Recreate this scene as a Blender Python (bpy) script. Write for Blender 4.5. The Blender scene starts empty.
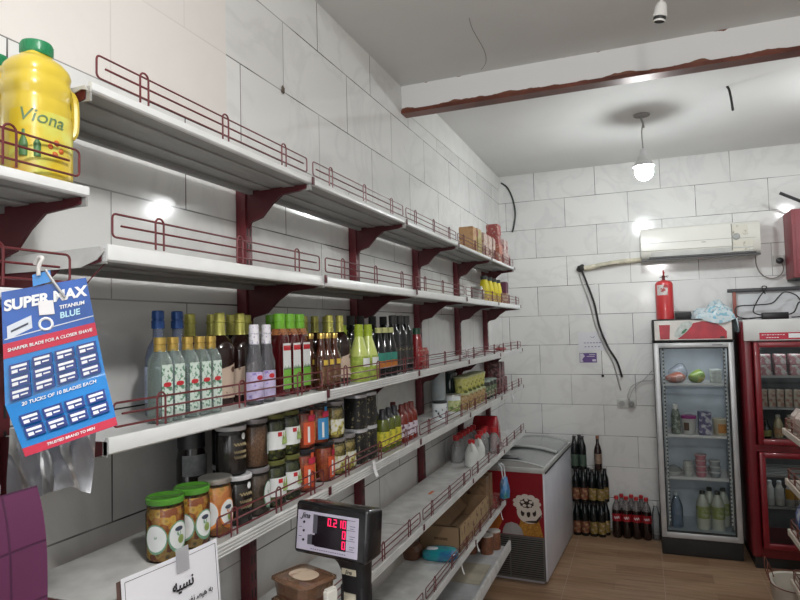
import bpy, bmesh, math, random
from mathutils import Vector, Matrix
random.seed(7)
PI = math.pi
scene = bpy.context.scene
COL = scene.collection

# ------------------------------------------------------------------ materials
MATS = {}
def nodes_of(name):
    m = bpy.data.materials.new(name); m.use_nodes = True
    nt = m.node_tree; b = nt.nodes['Principled BSDF']
    MATS[name] = m
    return m, nt, b
def mat(name, col, rough=.5, metal=0., noise=.12, scale=8., coat=0., emit=None, estr=0., spec=.5):
    if name in MATS: return MATS[name]
    m, nt, b = nodes_of(name)
    b.inputs['Roughness'].default_value = rough; b.inputs['Metallic'].default_value = metal
    b.inputs['Coat Weight'].default_value = coat; b.inputs['Specular IOR Level'].default_value = spec
    b.inputs['Base Color'].default_value = (*col, 1)
    if noise > 0:
        tc = nt.nodes.new('ShaderNodeTexCoord'); n = nt.nodes.new('ShaderNodeTexNoise')
        n.inputs['Scale'].default_value = scale; n.inputs['Detail'].default_value = 4
        r = nt.nodes.new('ShaderNodeValToRGB')
        r.color_ramp.elements[0].position = .3; r.color_ramp.elements[1].position = .7
        r.color_ramp.elements[0].color = (*[c*(1-noise) for c in col], 1)
        r.color_ramp.elements[1].color = (*[min(1, c*(1+noise)) for c in col], 1)
        nt.links.new(tc.outputs['Object'], n.inputs['Vector']); nt.links.new(n.outputs['Fac'], r.inputs['Fac'])
        nt.links.new(r.outputs['Color'], b.inputs['Base Color'])
    if emit:
        b.inputs['Emission Color'].default_value = (*emit, 1); b.inputs['Emission Strength'].default_value = estr
    return m
def speck(name, cols, scale=60., rough=.3, kind='VORONOI', pos=(.0, .35, .65), coat=.3):
    """patchy two or three colour surface: food in a jar, printed foliage, chocolate"""
    if name in MATS: return MATS[name]
    m, nt, b = nodes_of(name)
    tc = nt.nodes.new('ShaderNodeTexCoord')
    if kind == 'VORONOI':
        n = nt.nodes.new('ShaderNodeTexVoronoi'); n.inputs['Scale'].default_value = scale
        sep = nt.nodes.new('ShaderNodeSeparateColor'); nt.links.new(n.outputs['Color'], sep.inputs['Color'])
        fac = sep.outputs['Red']
        mul = nt.nodes.new('ShaderNodeMath'); mul.operation = 'MULTIPLY_ADD'
        mul.inputs[1].default_value = -.55 ; nt.links.new(n.outputs['Distance'], mul.inputs[0]); nt.links.new(fac, mul.inputs[2]); fac = mul.outputs[0]
    else:
        n = nt.nodes.new('ShaderNodeTexNoise'); n.inputs['Scale'].default_value = scale; n.inputs['Detail'].default_value = 3
        fac = n.outputs['Fac']
    nt.links.new(tc.outputs['Object'], n.inputs['Vector'])
    r = nt.nodes.new('ShaderNodeValToRGB'); e = r.color_ramp.elements
    while len(e) < len(cols): e.new(.5)
    for i, c in enumerate(cols):
        e[i].position = pos[i]; e[i].color = (*c, 1)
    nt.links.new(fac, r.inputs['Fac']); nt.links.new(r.outputs['Color'], b.inputs['Base Color'])
    b.inputs['Roughness'].default_value = rough; b.inputs['Coat Weight'].default_value = coat
    return m
def glass(name, tint=(.95, .97, .97), clear=.75, body=(.7, .75, .75), rough=.05, ior=1.4):
    """thin clear plastic or glass: part see-through, part milky, glossy on top"""
    if name in MATS: return MATS[name]
    m, nt, b = nodes_of(name)
    b.inputs['Base Color'].default_value = (*body, 1); b.inputs['Roughness'].default_value = rough
    tr = nt.nodes.new('ShaderNodeBsdfTransparent'); tr.inputs['Color'].default_value = (*tint, 1)
    gl = nt.nodes.new('ShaderNodeBsdfGlossy'); gl.inputs['Roughness'].default_value = rough
    lw = nt.nodes.new('ShaderNodeFresnel'); lw.inputs['IOR'].default_value = ior
    m1 = nt.nodes.new('ShaderNodeMixShader'); m1.inputs['Fac'].default_value = clear
    m2 = nt.nodes.new('ShaderNodeMixShader')
    nt.links.new(b.outputs[0], m1.inputs[1]); nt.links.new(tr.outputs[0], m1.inputs[2])
    nt.links.new(lw.outputs[0], m2.inputs['Fac']); nt.links.new(m1.outputs[0], m2.inputs[1]); nt.links.new(gl.outputs[0], m2.inputs[2])
    nt.links.new(m2.outputs[0], nt.nodes['Material Output'].inputs['Surface'])
    return m
def math_node(nt, op, a, bv):
    n = nt.nodes.new('ShaderNodeMath'); n.operation = op
    for i, v in enumerate((a, bv)):
        if isinstance(v, (int, float)): n.inputs[i].default_value = v
        else: nt.links.new(v, n.inputs[i])
    return n.outputs[0]
def tile_material(name, axis, u0, pink=False):
    m, nt, b = nodes_of(name)
    tc = nt.nodes.new('ShaderNodeTexCoord'); sp = nt.nodes.new('ShaderNodeSeparateXYZ'); nt.links.new(tc.outputs['Object'], sp.inputs[0])
    cb = nt.nodes.new('ShaderNodeCombineXYZ')
    u = math_node(nt, 'SUBTRACT', sp.outputs[axis], u0); v = math_node(nt, 'SUBTRACT', sp.outputs['Z'], .018)
    nt.links.new(u, cb.inputs['X']); nt.links.new(v, cb.inputs['Y'])
    br = nt.nodes.new('ShaderNodeTexBrick'); br.offset = .5; br.offset_frequency = 2; br.squash = 1
    br.inputs['Scale'].default_value = 1; br.inputs['Brick Width'].default_value = .521; br.inputs['Row Height'].default_value = .2583
    br.inputs['Mortar Size'].default_value = .0021; br.inputs['Mortar Smooth'].default_value = .1
    br.inputs['Color1'].default_value = (.76, .76, .745, 1); br.inputs['Color2'].default_value = (.70, .70, .69, 1); br.inputs['Mortar'].default_value = (.055, .05, .048, 1)
    nt.links.new(cb.outputs[0], br.inputs['Vector'])
    # grey veins
    n1 = nt.nodes.new('ShaderNodeTexNoise'); n1.inputs['Scale'].default_value = 2.3; n1.inputs['Detail'].default_value = 5; n1.inputs['Distortion'].default_value = 1.6
    nt.links.new(tc.outputs['Object'], n1.inputs['Vector'])
    vr = nt.nodes.new('ShaderNodeValToRGB'); e = vr.color_ramp.elements
    e[0].position = .44; e[0].color = (1, 1, 1, 1); e[1].position = .56; e[1].color = (1, 1, 1, 1)
    k = e.new(.5); k.color = (.93, .93, .935, 1)
    nt.links.new(n1.outputs['Fac'], vr.inputs['Fac'])
    mx = nt.nodes.new('ShaderNodeMix'); mx.data_type = 'RGBA'; mx.blend_type = 'MULTIPLY'; mx.inputs['Factor'].default_value = 1
    nt.links.new(br.outputs['Color'], mx.inputs['A']); nt.links.new(vr.outputs['Color'], mx.inputs['B'])
    out = mx.outputs['Result']
    # joints fade in places where the grout is clean
    n2 = nt.nodes.new('ShaderNodeTexNoise'); n2.inputs['Scale'].default_value = 3.1
    nt.links.new(tc.outputs['Object'], n2.inputs['Vector'])
    fr = nt.nodes.new('ShaderNodeValToRGB'); fr.color_ramp.elements[0].position = .42; fr.color_ramp.elements[1].position = .6
    fr.color_ramp.elements[1].color = (.6, .6, .6, 1)
    nt.links.new(n2.outputs['Fac'], fr.inputs['Fac'])
    fm = math_node(nt, 'MULTIPLY', fr.outputs['Color'], br.outputs['Fac'])
    mx2 = nt.nodes.new('ShaderNodeMix'); mx2.data_type = 'RGBA'
    nt.links.new(fm, mx2.inputs['Factor']); nt.links.new(out, mx2.inputs['A']); mx2.inputs['B'].default_value = (.6, .6, .59, 1)
    out = mx2.outputs['Result']
    if pink:   # plain warmer tint over the near top of the wall
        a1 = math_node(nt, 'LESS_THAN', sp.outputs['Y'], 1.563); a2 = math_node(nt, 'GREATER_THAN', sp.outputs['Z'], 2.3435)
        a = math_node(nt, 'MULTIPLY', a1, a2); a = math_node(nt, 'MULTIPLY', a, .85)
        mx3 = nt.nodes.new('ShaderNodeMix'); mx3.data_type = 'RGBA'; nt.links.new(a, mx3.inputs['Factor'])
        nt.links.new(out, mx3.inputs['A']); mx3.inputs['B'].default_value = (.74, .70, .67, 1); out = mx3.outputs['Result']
    nt.links.new(out, b.inputs['Base Color'])
    b.inputs['Roughness'].default_value = .11; b.inputs['Specular IOR Level'].default_value = .5
    bp = nt.nodes.new('ShaderNodeBump'); bp.inputs['Strength'].default_value = .25; bp.inputs['Distance'].default_value = .002; bp.invert = True
    nt.links.new(br.outputs['Fac'], bp.inputs['Height']); nt.links.new(bp.outputs[0], b.inputs['Normal'])
    return m
def plank_material():
    m, nt, b = nodes_of('wood_look_floor_tile')
    tc = nt.nodes.new('ShaderNodeTexCoord'); mp = nt.nodes.new('ShaderNodeMapping')
    nt.links.new(tc.outputs['Object'], mp.inputs['Vector'])
    br = nt.nodes.new('ShaderNodeTexBrick'); br.offset = .5; br.inputs['Scale'].default_value = 1
    br.inputs['Brick Width'].default_value = .62; br.inputs['Row Height'].default_value = .155
    br.inputs['Mortar Size'].default_value = .0012
    br.inputs['Color1'].default_value = (.27, .16, .092, 1); br.inputs['Color2'].default_value = (.39, .26, .165, 1); br.inputs['Mortar'].default_value = (.22, .16, .12, 1)
    nt.links.new(mp.outputs[0], br.inputs['Vector'])
    mp2 = nt.nodes.new('ShaderNodeMapping'); mp2.inputs['Scale'].default_value = (2.2, 26, 1); nt.links.new(tc.outputs['Object'], mp2.inputs['Vector'])
    n = nt.nodes.new('ShaderNodeTexNoise'); n.inputs['Scale'].default_value = 1.4; n.inputs['Detail'].default_value = 6; n.inputs['Distortion'].default_value = .8
    nt.links.new(mp2.outputs[0], n.inputs['Vector'])
    r = nt.nodes.new('ShaderNodeValToRGB'); r.color_ramp.elements[0].position = .3; r.color_ramp.elements[0].color = (.62, .58, .55, 1)
    r.color_ramp.elements[1].position = .72; r.color_ramp.elements[1].color = (1.12, 1.1, 1.08, 1); nt.links.new(n.outputs['Fac'], r.inputs['Fac'])
    mx = nt.nodes.new('ShaderNodeMix'); mx.data_type = 'RGBA'; mx.blend_type = 'MULTIPLY'; mx.inputs['Factor'].default_value = 1
    nt.links.new(br.outputs['Color'], mx.inputs['A']); nt.links.new(r.outputs['Color'], mx.inputs['B'])
    # large square tile joints, pale
    b2 = nt.nodes.new('ShaderNodeTexBrick'); b2.offset = 0; b2.inputs['Scale'].default_value = 1; b2.inputs['Brick Width'].default_value = .62; b2.inputs['Row Height'].default_value = .62
    b2.inputs['Mortar Size'].default_value = .002; nt.links.new(mp.outputs[0], b2.inputs['Vector'])
    mx2 = nt.nodes.new('ShaderNodeMix'); mx2.data_type = 'RGBA'; f = math_node(nt, 'MULTIPLY', b2.outputs['Fac'], .5)
    nt.links.new(f, mx2.inputs['Factor']); nt.links.new(mx.outputs['Result'], mx2.inputs['A']); mx2.inputs['B'].default_value = (.5, .42, .35, 1)
    nt.links.new(mx2.outputs['Result'], b.inputs['Base Color']); b.inputs['Roughness'].default_value = .42
    return m
def beam_material():
    m, nt, b = nodes_of('painted_plaster_with_rust_edge')
    tc = nt.nodes.new('ShaderNodeTexCoord'); sp = nt.nodes.new('ShaderNodeSeparateXYZ'); nt.links.new(tc.outputs['Object'], sp.inputs[0])
    n = nt.nodes.new('ShaderNodeTexNoise'); n.inputs['Scale'].default_value = 9; n.inputs['Detail'].default_value = 6; nt.links.new(tc.outputs['Object'], n.inputs['Vector'])
    h = math_node(nt, 'SUBTRACT', sp.outputs['Z'], 2.905); w = math_node(nt, 'MULTIPLY', n.outputs['Fac'], .055)
    f = math_node(nt, 'LESS_THAN', h, w)
    h2 = math_node(nt, 'SUBTRACT', 3.075, sp.outputs['Z']); w2 = math_node(nt, 'MULTIPLY', math_node(nt, 'SUBTRACT', n.outputs['Fac'], .50), .16)
    f = math_node(nt, 'MAXIMUM', f, math_node(nt, 'LESS_THAN', h2, w2))
    mx = nt.nodes.new('ShaderNodeMix'); mx.data_type = 'RGBA'; nt.links.new(f, mx.inputs['Factor'])
    mx.inputs['A'].default_value = (.78, .79, .79, 1); mx.inputs['B'].default_value = (.17, .06, .03, 1)
    nt.links.new(mx.outputs['Result'], b.inputs['Base Color']); b.inputs['Roughness'].default_value = .6
    return m

# ------------------------------------------------------------------ mesh builder
class MB:
    def __init__(s): s.bm = bmesh.new()
    def _tag(s, faces, mi, smooth):
        for f in faces: f.material_index = mi; f.smooth = smooth
    def box(s, x0, x1, y0, y1, z0, z1, bev=0, mi=0, seg=2, M=None):
        t = bmesh.new(); bmesh.ops.create_cube(t, size=1)
        for v in t.verts: v.co = Vector(((x0+x1)/2+v.co.x*(x1-x0), (y0+y1)/2+v.co.y*(y1-y0), (z0+z1)/2+v.co.z*(z1-z0)))
        if bev: bmesh.ops.bevel(t, geom=t.edges[:], offset=bev, segments=seg, profile=.5, affect='EDGES')
        return s.merge(t, mi, bev > 0, M)
    def merge(s, t, mi=0, smooth=False, M=None):
        if M is not None: bmesh.ops.transform(t, matrix=M, verts=t.verts)
        mp = {v: s.bm.verts.new(v.co) for v in t.verts}
        for f in t.faces:
            try: g = s.bm.faces.new([mp[v] for v in f.verts]); g.material_index = mi; g.smooth = smooth
            except ValueError: pass
        t.free(); return s
    def loft(s, rings, seg=20, power=2., mi=0, cap=True, M=None, c=(0, 0, 0), phase=0.):
        """rings: (z, rx[, ry[, ox, oy]]) superellipse cross-sections stacked up z"""
        t = bmesh.new(); vs = []
        for r in rings:
            z, rx = r[0], r[1]; ry = r[2] if len(r) > 2 and r[2] is not None else rx
            ox, oy = (r[3], r[4]) if len(r) > 4 else (0, 0); row = []
            for i in range(seg):
                a = 2*PI*i/seg+phase; ca, sa = math.cos(a), math.sin(a)
                k = (abs(ca)**power+abs(sa)**power)**(-1/power)
                row.append(t.verts.new((c[0]+ox+rx*k*ca, c[1]+oy+ry*k*sa, c[2]+z)))
            vs.append(row)
        for a, b_ in zip(vs, vs[1:]):
            for i in range(seg): t.faces.new((a[i], a[(i+1) % seg], b_[(i+1) % seg], b_[i]))
        if cap: t.faces.new(vs[0][::-1]); t.faces.new(vs[-1])
        return s.merge(t, mi, True, M)
    def tube(s, pts, r, seg=6, closed=False, mi=0):
        pts = [Vector(p) for p in pts]; n = len(pts); rows = []
        prev = None
        for i, p in enumerate(pts):
            if closed: d = pts[(i+1) % n]-pts[i-1]
            else: d = pts[min(i+1, n-1)]-pts[max(i-1, 0)]
            d.normalize()
            if prev is None:
                up = Vector((0, 0, 1)) if abs(d.z) < .9 else Vector((1, 0, 0)); a = d.cross(up).normalized()
            else:
                a = prev-d*prev.dot(d)
                a = a.normalized() if a.length > 1e-6 else d.orthogonal().normalized()
            prev = a; b_ = d.cross(a)
            rr = r[i] if isinstance(r, (list, tuple)) else r
            rows.append([s.bm.verts.new(p+(a*math.cos(2*PI*k/seg)+b_*math.sin(2*PI*k/seg))*rr) for k in range(seg)])
        fs = []
        for i in range(n if closed else n-1):
            A, B = rows[i], rows[(i+1) % n]
            for k in range(seg): fs.append(s.bm.faces.new((A[k], A[(k+1) % seg], B[(k+1) % seg], B[k])))
        if not closed: fs.append(s.bm.faces.new(rows[0][::-1])); fs.append(s.bm.faces.new(rows[-1]))
        s._tag(fs, mi, True); return s
    def prism(s, poly, axis, a, b_, mi=0, M=None):
        """poly in the two other axes (x,y,z order), pushed along axis from a to b"""
        def P(u, v, w): return {'x': (w, u, v), 'y': (u, w, v), 'z': (u, v, w)}[axis]
        t = bmesh.new(); A = [t.verts.new(P(u, v, a)) for u, v in poly]; B = [t.verts.new(P(u, v, b_)) for u, v in poly]
        n = len(poly); t.faces.new(A); t.faces.new(B[::-1])
        for i in range(n): t.faces.new((A[i], B[i], B[(i+1) % n], A[(i+1) % n]))
        bmesh.ops.recalc_face_normals(t, faces=t.faces[:])
        return s.merge(t, mi, False, M)
    def sheet(s, fn, nu, nv, thick=0, mi=0, smooth=True):
        g = [[s.bm.verts.new(fn(i/nu, j/nv)) for j in range(nv+1)] for i in range(nu+1)]
        s._tag([s.bm.faces.new((g[i][j], g[i+1][j], g[i+1][j+1], g[i][j+1])) for i in range(nu) for j in range(nv)], mi, smooth); return s
    def patch(s, r, a0, a1, z0, z1, n=8, mi=0, c=(0, 0), ry=None, power=2.):
        ry = ry or r
        def fn(u, v):
            a = a0+(a1-a0)*u; ca, sa = math.cos(a), math.sin(a); k = (abs(ca)**power+abs(sa)**power)**(-1/power)
            return (c[0]+r*k*ca, c[1]+ry*k*sa, z0+(z1-z0)*v)
        return s.sheet(fn, n, 1, mi=mi)
    def oval(s, r, ac, aw, zc, zh, mi=0):
        cv = s.bm.verts.new((r*math.cos(ac), r*math.sin(ac), zc)); ring = []
        for i in range(20):
            t = 2*PI*i/20; a = ac+aw*math.cos(t); ring.append(s.bm.verts.new((r*math.cos(a), r*math.sin(a), zc+zh*math.sin(t))))
        s._tag([s.bm.faces.new((cv, ring[i], ring[(i+1) % 20])) for i in range(20)], mi, True); return s
    def ball(s, c, rx, ry=None, rz=None, mi=0, sub=2, jit=0.):
        t = bmesh.new(); bmesh.ops.create_icosphere(t, subdivisions=sub, radius=1)
        ry = ry or rx; rz = rz or rx
        for v in t.verts:
            k = 1+random.uniform(-jit, jit); v.co = Vector((c[0]+v.co.x*rx*k, c[1]+v.co.y*ry*k, c[2]+v.co.z*rz*k))
        return s.merge(t, mi, True)
    def build(s, name, mats, parent=None, loc=None, sharp=35):
        bmesh.ops.recalc_face_normals(s.bm, faces=s.bm.faces[:])
        me = bpy.data.meshes.new(name); s.bm.to_mesh(me); s.bm.free()
        for m in (mats if isinstance(mats, (list, tuple)) else [mats]): me.materials.append(m)
        try: me.set_sharp_from_angle(angle=math.radians(sharp))
        except Exception: pass
        o = bpy.data.objects.new(name, me); COL.objects.link(o)
        if parent:
            o.parent = parent
            if name in ('cap', 'lid', 'neck_wrap', 'handle', 'valve', 'lever', 'label', 'wire_guard', 'body'):
                mm = mats[0] if isinstance(mats, (list, tuple)) else mats
                wd = mm.name.replace('_', ' '); nm = name.replace('_', ' ')
                o['label'] = wd if wd.endswith(nm.split()[-1]) else wd+' '+nm
        if loc: o.location = loc
        return o
def thing(name, label, cat, loc=(0, 0, 0), rotz=0., group=None):
    o = bpy.data.objects.new(name, None); COL.objects.link(o); o.empty_display_size = .05
    o.location = loc; o.rotation_euler = (0, 0, rotz); o['label'] = label; o['category'] = cat
    if group: o['group'] = group
    return o
def tag(o, label, cat, group=None, kind=None):
    o['label'] = label; o['category'] = cat
    if group: o['group'] = group
    if kind: o['kind'] = kind
    return o
def struct(name, mb, m):
    o = mb.build(name, m); o['kind'] = 'structure'; return o
def dup(root, loc, rotz, label, group=None):
    r = root.copy(); COL.objects.link(r); r.location = loc; r.rotation_euler = (0, 0, rotz); r['label'] = label
    if group: r['group'] = group
    for ch in list(root.children):
        c = ch.copy(); COL.objects.link(c); c.parent = r
        for g in list(ch.children):
            d = g.copy(); COL.objects.link(d); d.parent = c
    return r
ORD = ['first', 'second', 'third', 'fourth', 'fifth', 'sixth', 'seventh', 'eighth', 'ninth', 'tenth', 'eleventh', 'twelfth']
def row(make, spots, labels, group):
    """first spot builds the thing, the others copy it and its parts; each gets its own label"""
    r = None
    for (x, y, z, rz), lb in zip(spots, labels):
        if r is None:
            r = make(lb, group); r.location = (x, y, z); r.rotation_euler = (0, 0, rz)
        else: dup(r, (x, y, z), rz, lb, group)
    return r
def text_obj(s, size, right, up, origin, m, parent=None, name='lettering', align='CENTER', ext=.0004, shear=0., space=1., bold=0.):
    cu = bpy.data.curves.new('t', 'FONT'); cu.body = s; cu.size = size; cu.align_x = align; cu.align_y = 'CENTER'
    cu.extrude = ext; cu.shear = shear; cu.space_character = space; cu.offset = bold
    to = bpy.data.objects.new('t', cu); COL.objects.link(to)
    dg = bpy.context.evaluated_depsgraph_get(); me = bpy.data.meshes.new_from_object(to.evaluated_get(dg))
    bpy.data.objects.remove(to); bpy.data.curves.remove(cu)
    R = Vector(right).normalized(); Uv = Vector(up); Uv = (Uv-R*Uv.dot(R)).normalized(); N = R.cross(Uv)
    M = Matrix((R, Uv, N)).transposed().to_4x4(); M.translation = Vector(origin)
    me.transform(M); me.materials.clear(); me.materials.append(m)
    for p in me.polygons: p.material_index = 0
    o = bpy.data.objects.new(name, me); COL.objects.link(o)
    if parent: o.parent = parent
    return o
def bez(pts, n=8):
    """smooth path through points"""
    P = [Vector(p) for p in pts]; out = []
    for i in range(len(P)-1):
        p0, p1, p2, p3 = P[max(i-1, 0)], P[i], P[i+1], P[min(i+2, len(P)-1)]
        for k in range(n):
            t = k/n
            out.append(.5*((2*p1)+(p2-p0)*t+(2*p0-5*p1+4*p2-p3)*t*t+(3*p1-p0-3*p2+p3)*t**3))
    return out+[P[-1]]

# common materials
white_metal = mat('white_shelf_enamel', (.66, .67, .67), .35, noise=.05, scale=12)
dusty_white = mat('worn_white_enamel', (.55, .55, .54), .45, noise=.18, scale=14)
under_shade = mat('shaded_shelf_underside', (.30, .30, .29), .5, noise=.06)  # shade under the white boards, put into a darker colour
red_wire = mat('red_coated_wire', (.125, .02, .024), .4, noise=.15, scale=30)
wine_metal = mat('wine_red_enamel', (.075, .008, .012), .45, noise=.15)
black_pl = mat('black_plastic', (.012, .012, .014), .35, noise=.1)
blackish = mat('matt_black', (.02, .02, .02), .6, noise=.2)
white_pl = mat('white_plastic', (.72, .72, .70), .4, noise=.04)
paper = mat('white_paper', (.76, .76, .78), .8, noise=.03)
gold_cap = mat('gold_foil', (.55, .38, .10), .32, .7, noise=.12, scale=40)
olive_cap = mat('yellow_green_foil', (.44, .42, .10), .35, .4, noise=.2, scale=40)
blue_cap = mat('blue_cap', (.015, .07, .26), .3, .2)
green_cap = mat('leaf_green_cap', (.16, .42, .03), .35)
red_pl = mat('red_plastic', (.45, .02, .025), .35)
dark_glass = mat('dark_brown_glass', (.018, .007, .006), .1, noise=.3, coat=.15)
black_glass = mat('black_glass', (.006, .008, .009), .1, noise=.3, coat=.1)
cardboard = mat('brown_cardboard', (.30, .19, .105), .85, noise=.12, scale=6)
tin_metal = mat('tin_metal', (.55, .54, .5), .3, .8, noise=.1)
chrome = mat('grey_steel', (.4, .4, .41), .35, .7)
clear_pl = glass('clear_plastic')
jar_glass = glass('jar_glass', (1, 1, 1), .97, (.3, .3, .28), ior=1.22)
ink = mat('black_ink', (.01, .01, .012), .7, noise=0)
white_ink = mat('white_ink', (.8, .82, .84), .6, noise=0)

# ------------------------------------------------------------------ the room
YB, XR, YN = 5.574, 3.5, -2.6
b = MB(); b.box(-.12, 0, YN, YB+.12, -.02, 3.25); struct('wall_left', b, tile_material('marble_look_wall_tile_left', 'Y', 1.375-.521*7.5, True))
b = MB(); b.box(0, XR, YB, YB+.12, -.02, 3.25); struct('wall_back', b, tile_material('marble_look_wall_tile_back', 'X', 1.103-.521*5.5))
b = MB(); b.box(XR, XR+.12, YN, YB+.12, -.02, 3.25); struct('wall_right', b, mat('pale_wall_paint', (.6, .6, .58), .6, noise=.04))
b = MB(); b.box(-.12, XR+.12, YN, YB+.12, -.12, 0); struct('floor', b, plank_material())
ceil_m = mat('grey_white_ceiling_paint', (.68, .68, .67), .75, noise=.06, scale=1.1)
b = MB(); b.box(-.12, XR+.12, YN, 3.135, 3.06, 3.3); b.box(-.12, XR+.12, 3.135, YB+.12, 3.108, 3.3); struct('ceiling', b, ceil_m)
b = MB(); b.box(0, XR, 3.105, 3.165, 2.925, 3.12); bo = struct('trim_1', b, beam_material())
b = MB(); b.box(.0, XR, 3.092, 3.172, 2.905, 2.924)
fl = b.build('steel_flange', mat('rusty_brown_steel', (.13, .04, .025), .38, .3, noise=.4, scale=7), bo)
b = MB(); b.prism([(3.175, 2.93), (3.175, 3.107), (YB, 3.107), (YB, 2.985)], 'x', 0, .006); struct('trim_2', b, mat('white_plaster', (.72, .72, .70), .7, noise=.04))
# assumed shop front, unseen behind the camera: low wall and header leave a wide opening for daylight
b = MB(); b.box(-.12, XR+.12, YN-.12, YN, -.02, .5); b.box(-.12, XR+.12, YN-.12, YN, 2.7, 3.25); struct('wall_front', b, mat('pale_wall_paint', (.6, .6, .58)))

# fine cracks in the ceiling paint and a spot of chipped plaster
cm = mat('crack_dark', (.12, .11, .1), .9, noise=0)
def ceiling_line(name, pts, r, label, cat):
    b = MB(); b.tube(bez(pts, 3), r, 5); return tag(b.build(name, cm), label, cat)

# ------------------------------------------------------------------ gondola on the left wall
Y0, S = .8186, .8
def yk(k): return Y0+k*S
def fence_mb(b, D, y0, y1, zb, h, r=.0021, hoops=(.15, .49, .83), mid=True, hh=.008):
    x = D; c = .008
    def arc(cy, cz, a0, a1): return [(x, cy+c*math.cos(a0+(a1-a0)*i/3), cz+c*math.sin(a0+(a1-a0)*i/3)) for i in range(4)]
    zt = zb+h
    loop = arc(y0+c, zb+c, -PI, -PI/2)+arc(y1-c, zb+c, -PI/2, 0)+arc(y1-c, zt-c, 0, PI/2)+arc(y0+c, zt-c, PI/2, PI)
    b.tube(loop, r, 6, closed=True)
    if mid: b.tube([(x, y0+.02, zb+h*.52), (x, y1-.02, zb+h*.52)], r, 6)
    for f in hoops:
        yc = y0+(y1-y0)*f; w = .011
        pts = [(x+.002, yc-w, zb-.012)]+[(x+.002, yc+w*math.cos(PI-PI*i/6), zt+hh-w+w*math.sin(PI-PI*i/6)) for i in range(7)]+[(x+.002, yc+w, zb-.012)]
        b.tube(pts, r, 6)
def shelf_thing(label, D, Z, lip=.028, strip=False, fence=True, dirty=False, fh=.042, brk=.115, group=None, fy0=.018):
    """one 80 cm board; local origin at its near wall corner, z = lip top"""
    t = thing('metal_shelf', label, 'shelf', group=group); L = S
    t.location = (0, 0, Z)
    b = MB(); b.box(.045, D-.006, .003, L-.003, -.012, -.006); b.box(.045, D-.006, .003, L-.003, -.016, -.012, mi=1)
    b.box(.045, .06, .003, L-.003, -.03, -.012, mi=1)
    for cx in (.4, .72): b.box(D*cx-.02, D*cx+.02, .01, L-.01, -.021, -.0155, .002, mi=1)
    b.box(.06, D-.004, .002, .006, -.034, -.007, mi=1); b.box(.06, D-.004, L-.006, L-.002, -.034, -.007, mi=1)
    b.build('shelf_plate', [dusty_white if dirty else white_metal, under_shade], t)
    b = MB(); b.prism([(D-.012, -.006), (D-.008, 0), (D-.002, 0), (D, -.003), (D, -lip+.003), (D-.003, -lip), (D-.012, -lip)], 'y', .002, L-.002)
    b.build('front_lip', dusty_white if dirty else white_metal, t)
    if strip:
        b = MB()
        for i in range(4): b.box(D, D+.0025, .004, L-.004, -lip+.002+i*(lip/4), -lip+.002+i*(lip/4)+lip/8, .0006, seg=1)
        b.build('price_rail', mat('grey_white_plastic', (.6, .6, .59), .4), t)
    if fence:
        b = MB(); fence_mb(b, D-.006, fy0, L-.018, .015, fh, hoops=(.15, .49, .83) if fy0 < .1 else (.12, .5, .86)); b.build('wire_guard', red_wire, t)
    for y in (.0005, L-.0075):
        b = MB(); pr = [(.0375, -.018), (D-.014, -.018), (D-.014, -.030), (D-.03, -.034), (D*.62, -.040), (D*.48, -.066), (D*.34, -brk*.9), (.05, -brk), (.0375, -brk-.02)]
        b.prism([(pr_x, -.007 if (pr_z == -.018 and y < .1) else pr_z) for pr_x, pr_z in pr], 'y', y-(.001 if y < .1 else .003), y+(.001 if y < .1 else .003)); b.build('bracket', wine_metal, t)
    b = MB(); b.box(D+.0032, D+.0065, L-.007, L+.007, -.02, .004, .001); b.build('end_clip', wine_metal, t)
    return t
Z = {1: 2.1964, 2: 1.9008, 3: 1.5645, 4: 1.2845, 5: .9386, 6: .6208}
DD = {1: .2616, 2: .2977, 3: .2985, 4: .2973, 5: .3014, 6: .3044}
tier = {1: 'top', 2: 'second', 3: 'third', 4: 'fourth', 5: 'fifth', 6: 'sixth'}
hint = {(1, 0): 'empty nearest section', (1, 1): 'empty second section', (1, 2): 'empty middle section', (1, 3): 'fourth section under brown boxes', (1, 4): 'far end section under pink and red packets',
        (2, 0): 'empty nearest section', (2, 1): 'empty second section', (2, 2): 'empty middle section', (2, 3): 'empty fourth section', (2, 4): 'far end section under the yellow bottles',
        (3, 0): 'nearest section under gold capped bottles', (3, 1): 'second section under the lime juice bottles', (3, 2): 'middle section under the red bottle', (3, 3): 'empty fourth section', (3, 4): 'far end section with a loose wire',
        (4, 0): 'nearest section under the jars', (4, 1): 'second section under red and yellow sauces', (4, 2): 'middle section under a white tin', (4, 3): 'fourth section under yellow cups', (4, 4): 'far end section under carton packs',
        (5, 0): 'nearest empty section below the jars', (5, 1): 'second empty section behind the scale', (5, 2): 'empty middle section', (5, 3): 'fourth section under white jugs', (5, 4): 'far end section over the freezer',
        (6, 0): 'nearest empty section', (6, 1): 'second empty section', (6, 2): 'middle section under the teal packet', (6, 3): 'end section under the cardboard box'}
for lv in range(1, 7):
    protos = {}
    for k in range(5 if lv < 6 else 4):
        st = ((lv in (3,) and k >= 1) or lv in (4, 5, 6), lv == 4 and k == 0)
        lb = 'white wall shelf with wire guard, %s tier, %s' % (tier[lv], hint[(lv, k)])
        if st not in protos:
            protos[st] = shelf_thing(lb, DD[lv], Z[lv], lip=.017 if lv == 1 else .03, strip=st[0], fy0=.30 if lv == 4 and k == 0 else .018, dirty=lv >= 4, group='white metal wall shelves')
            protos[st].location = (0, yk(k), Z[lv])
        else: dup(protos[st], (0, yk(k), Z[lv]), 0, lb, 'white metal wall shelves')
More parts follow.
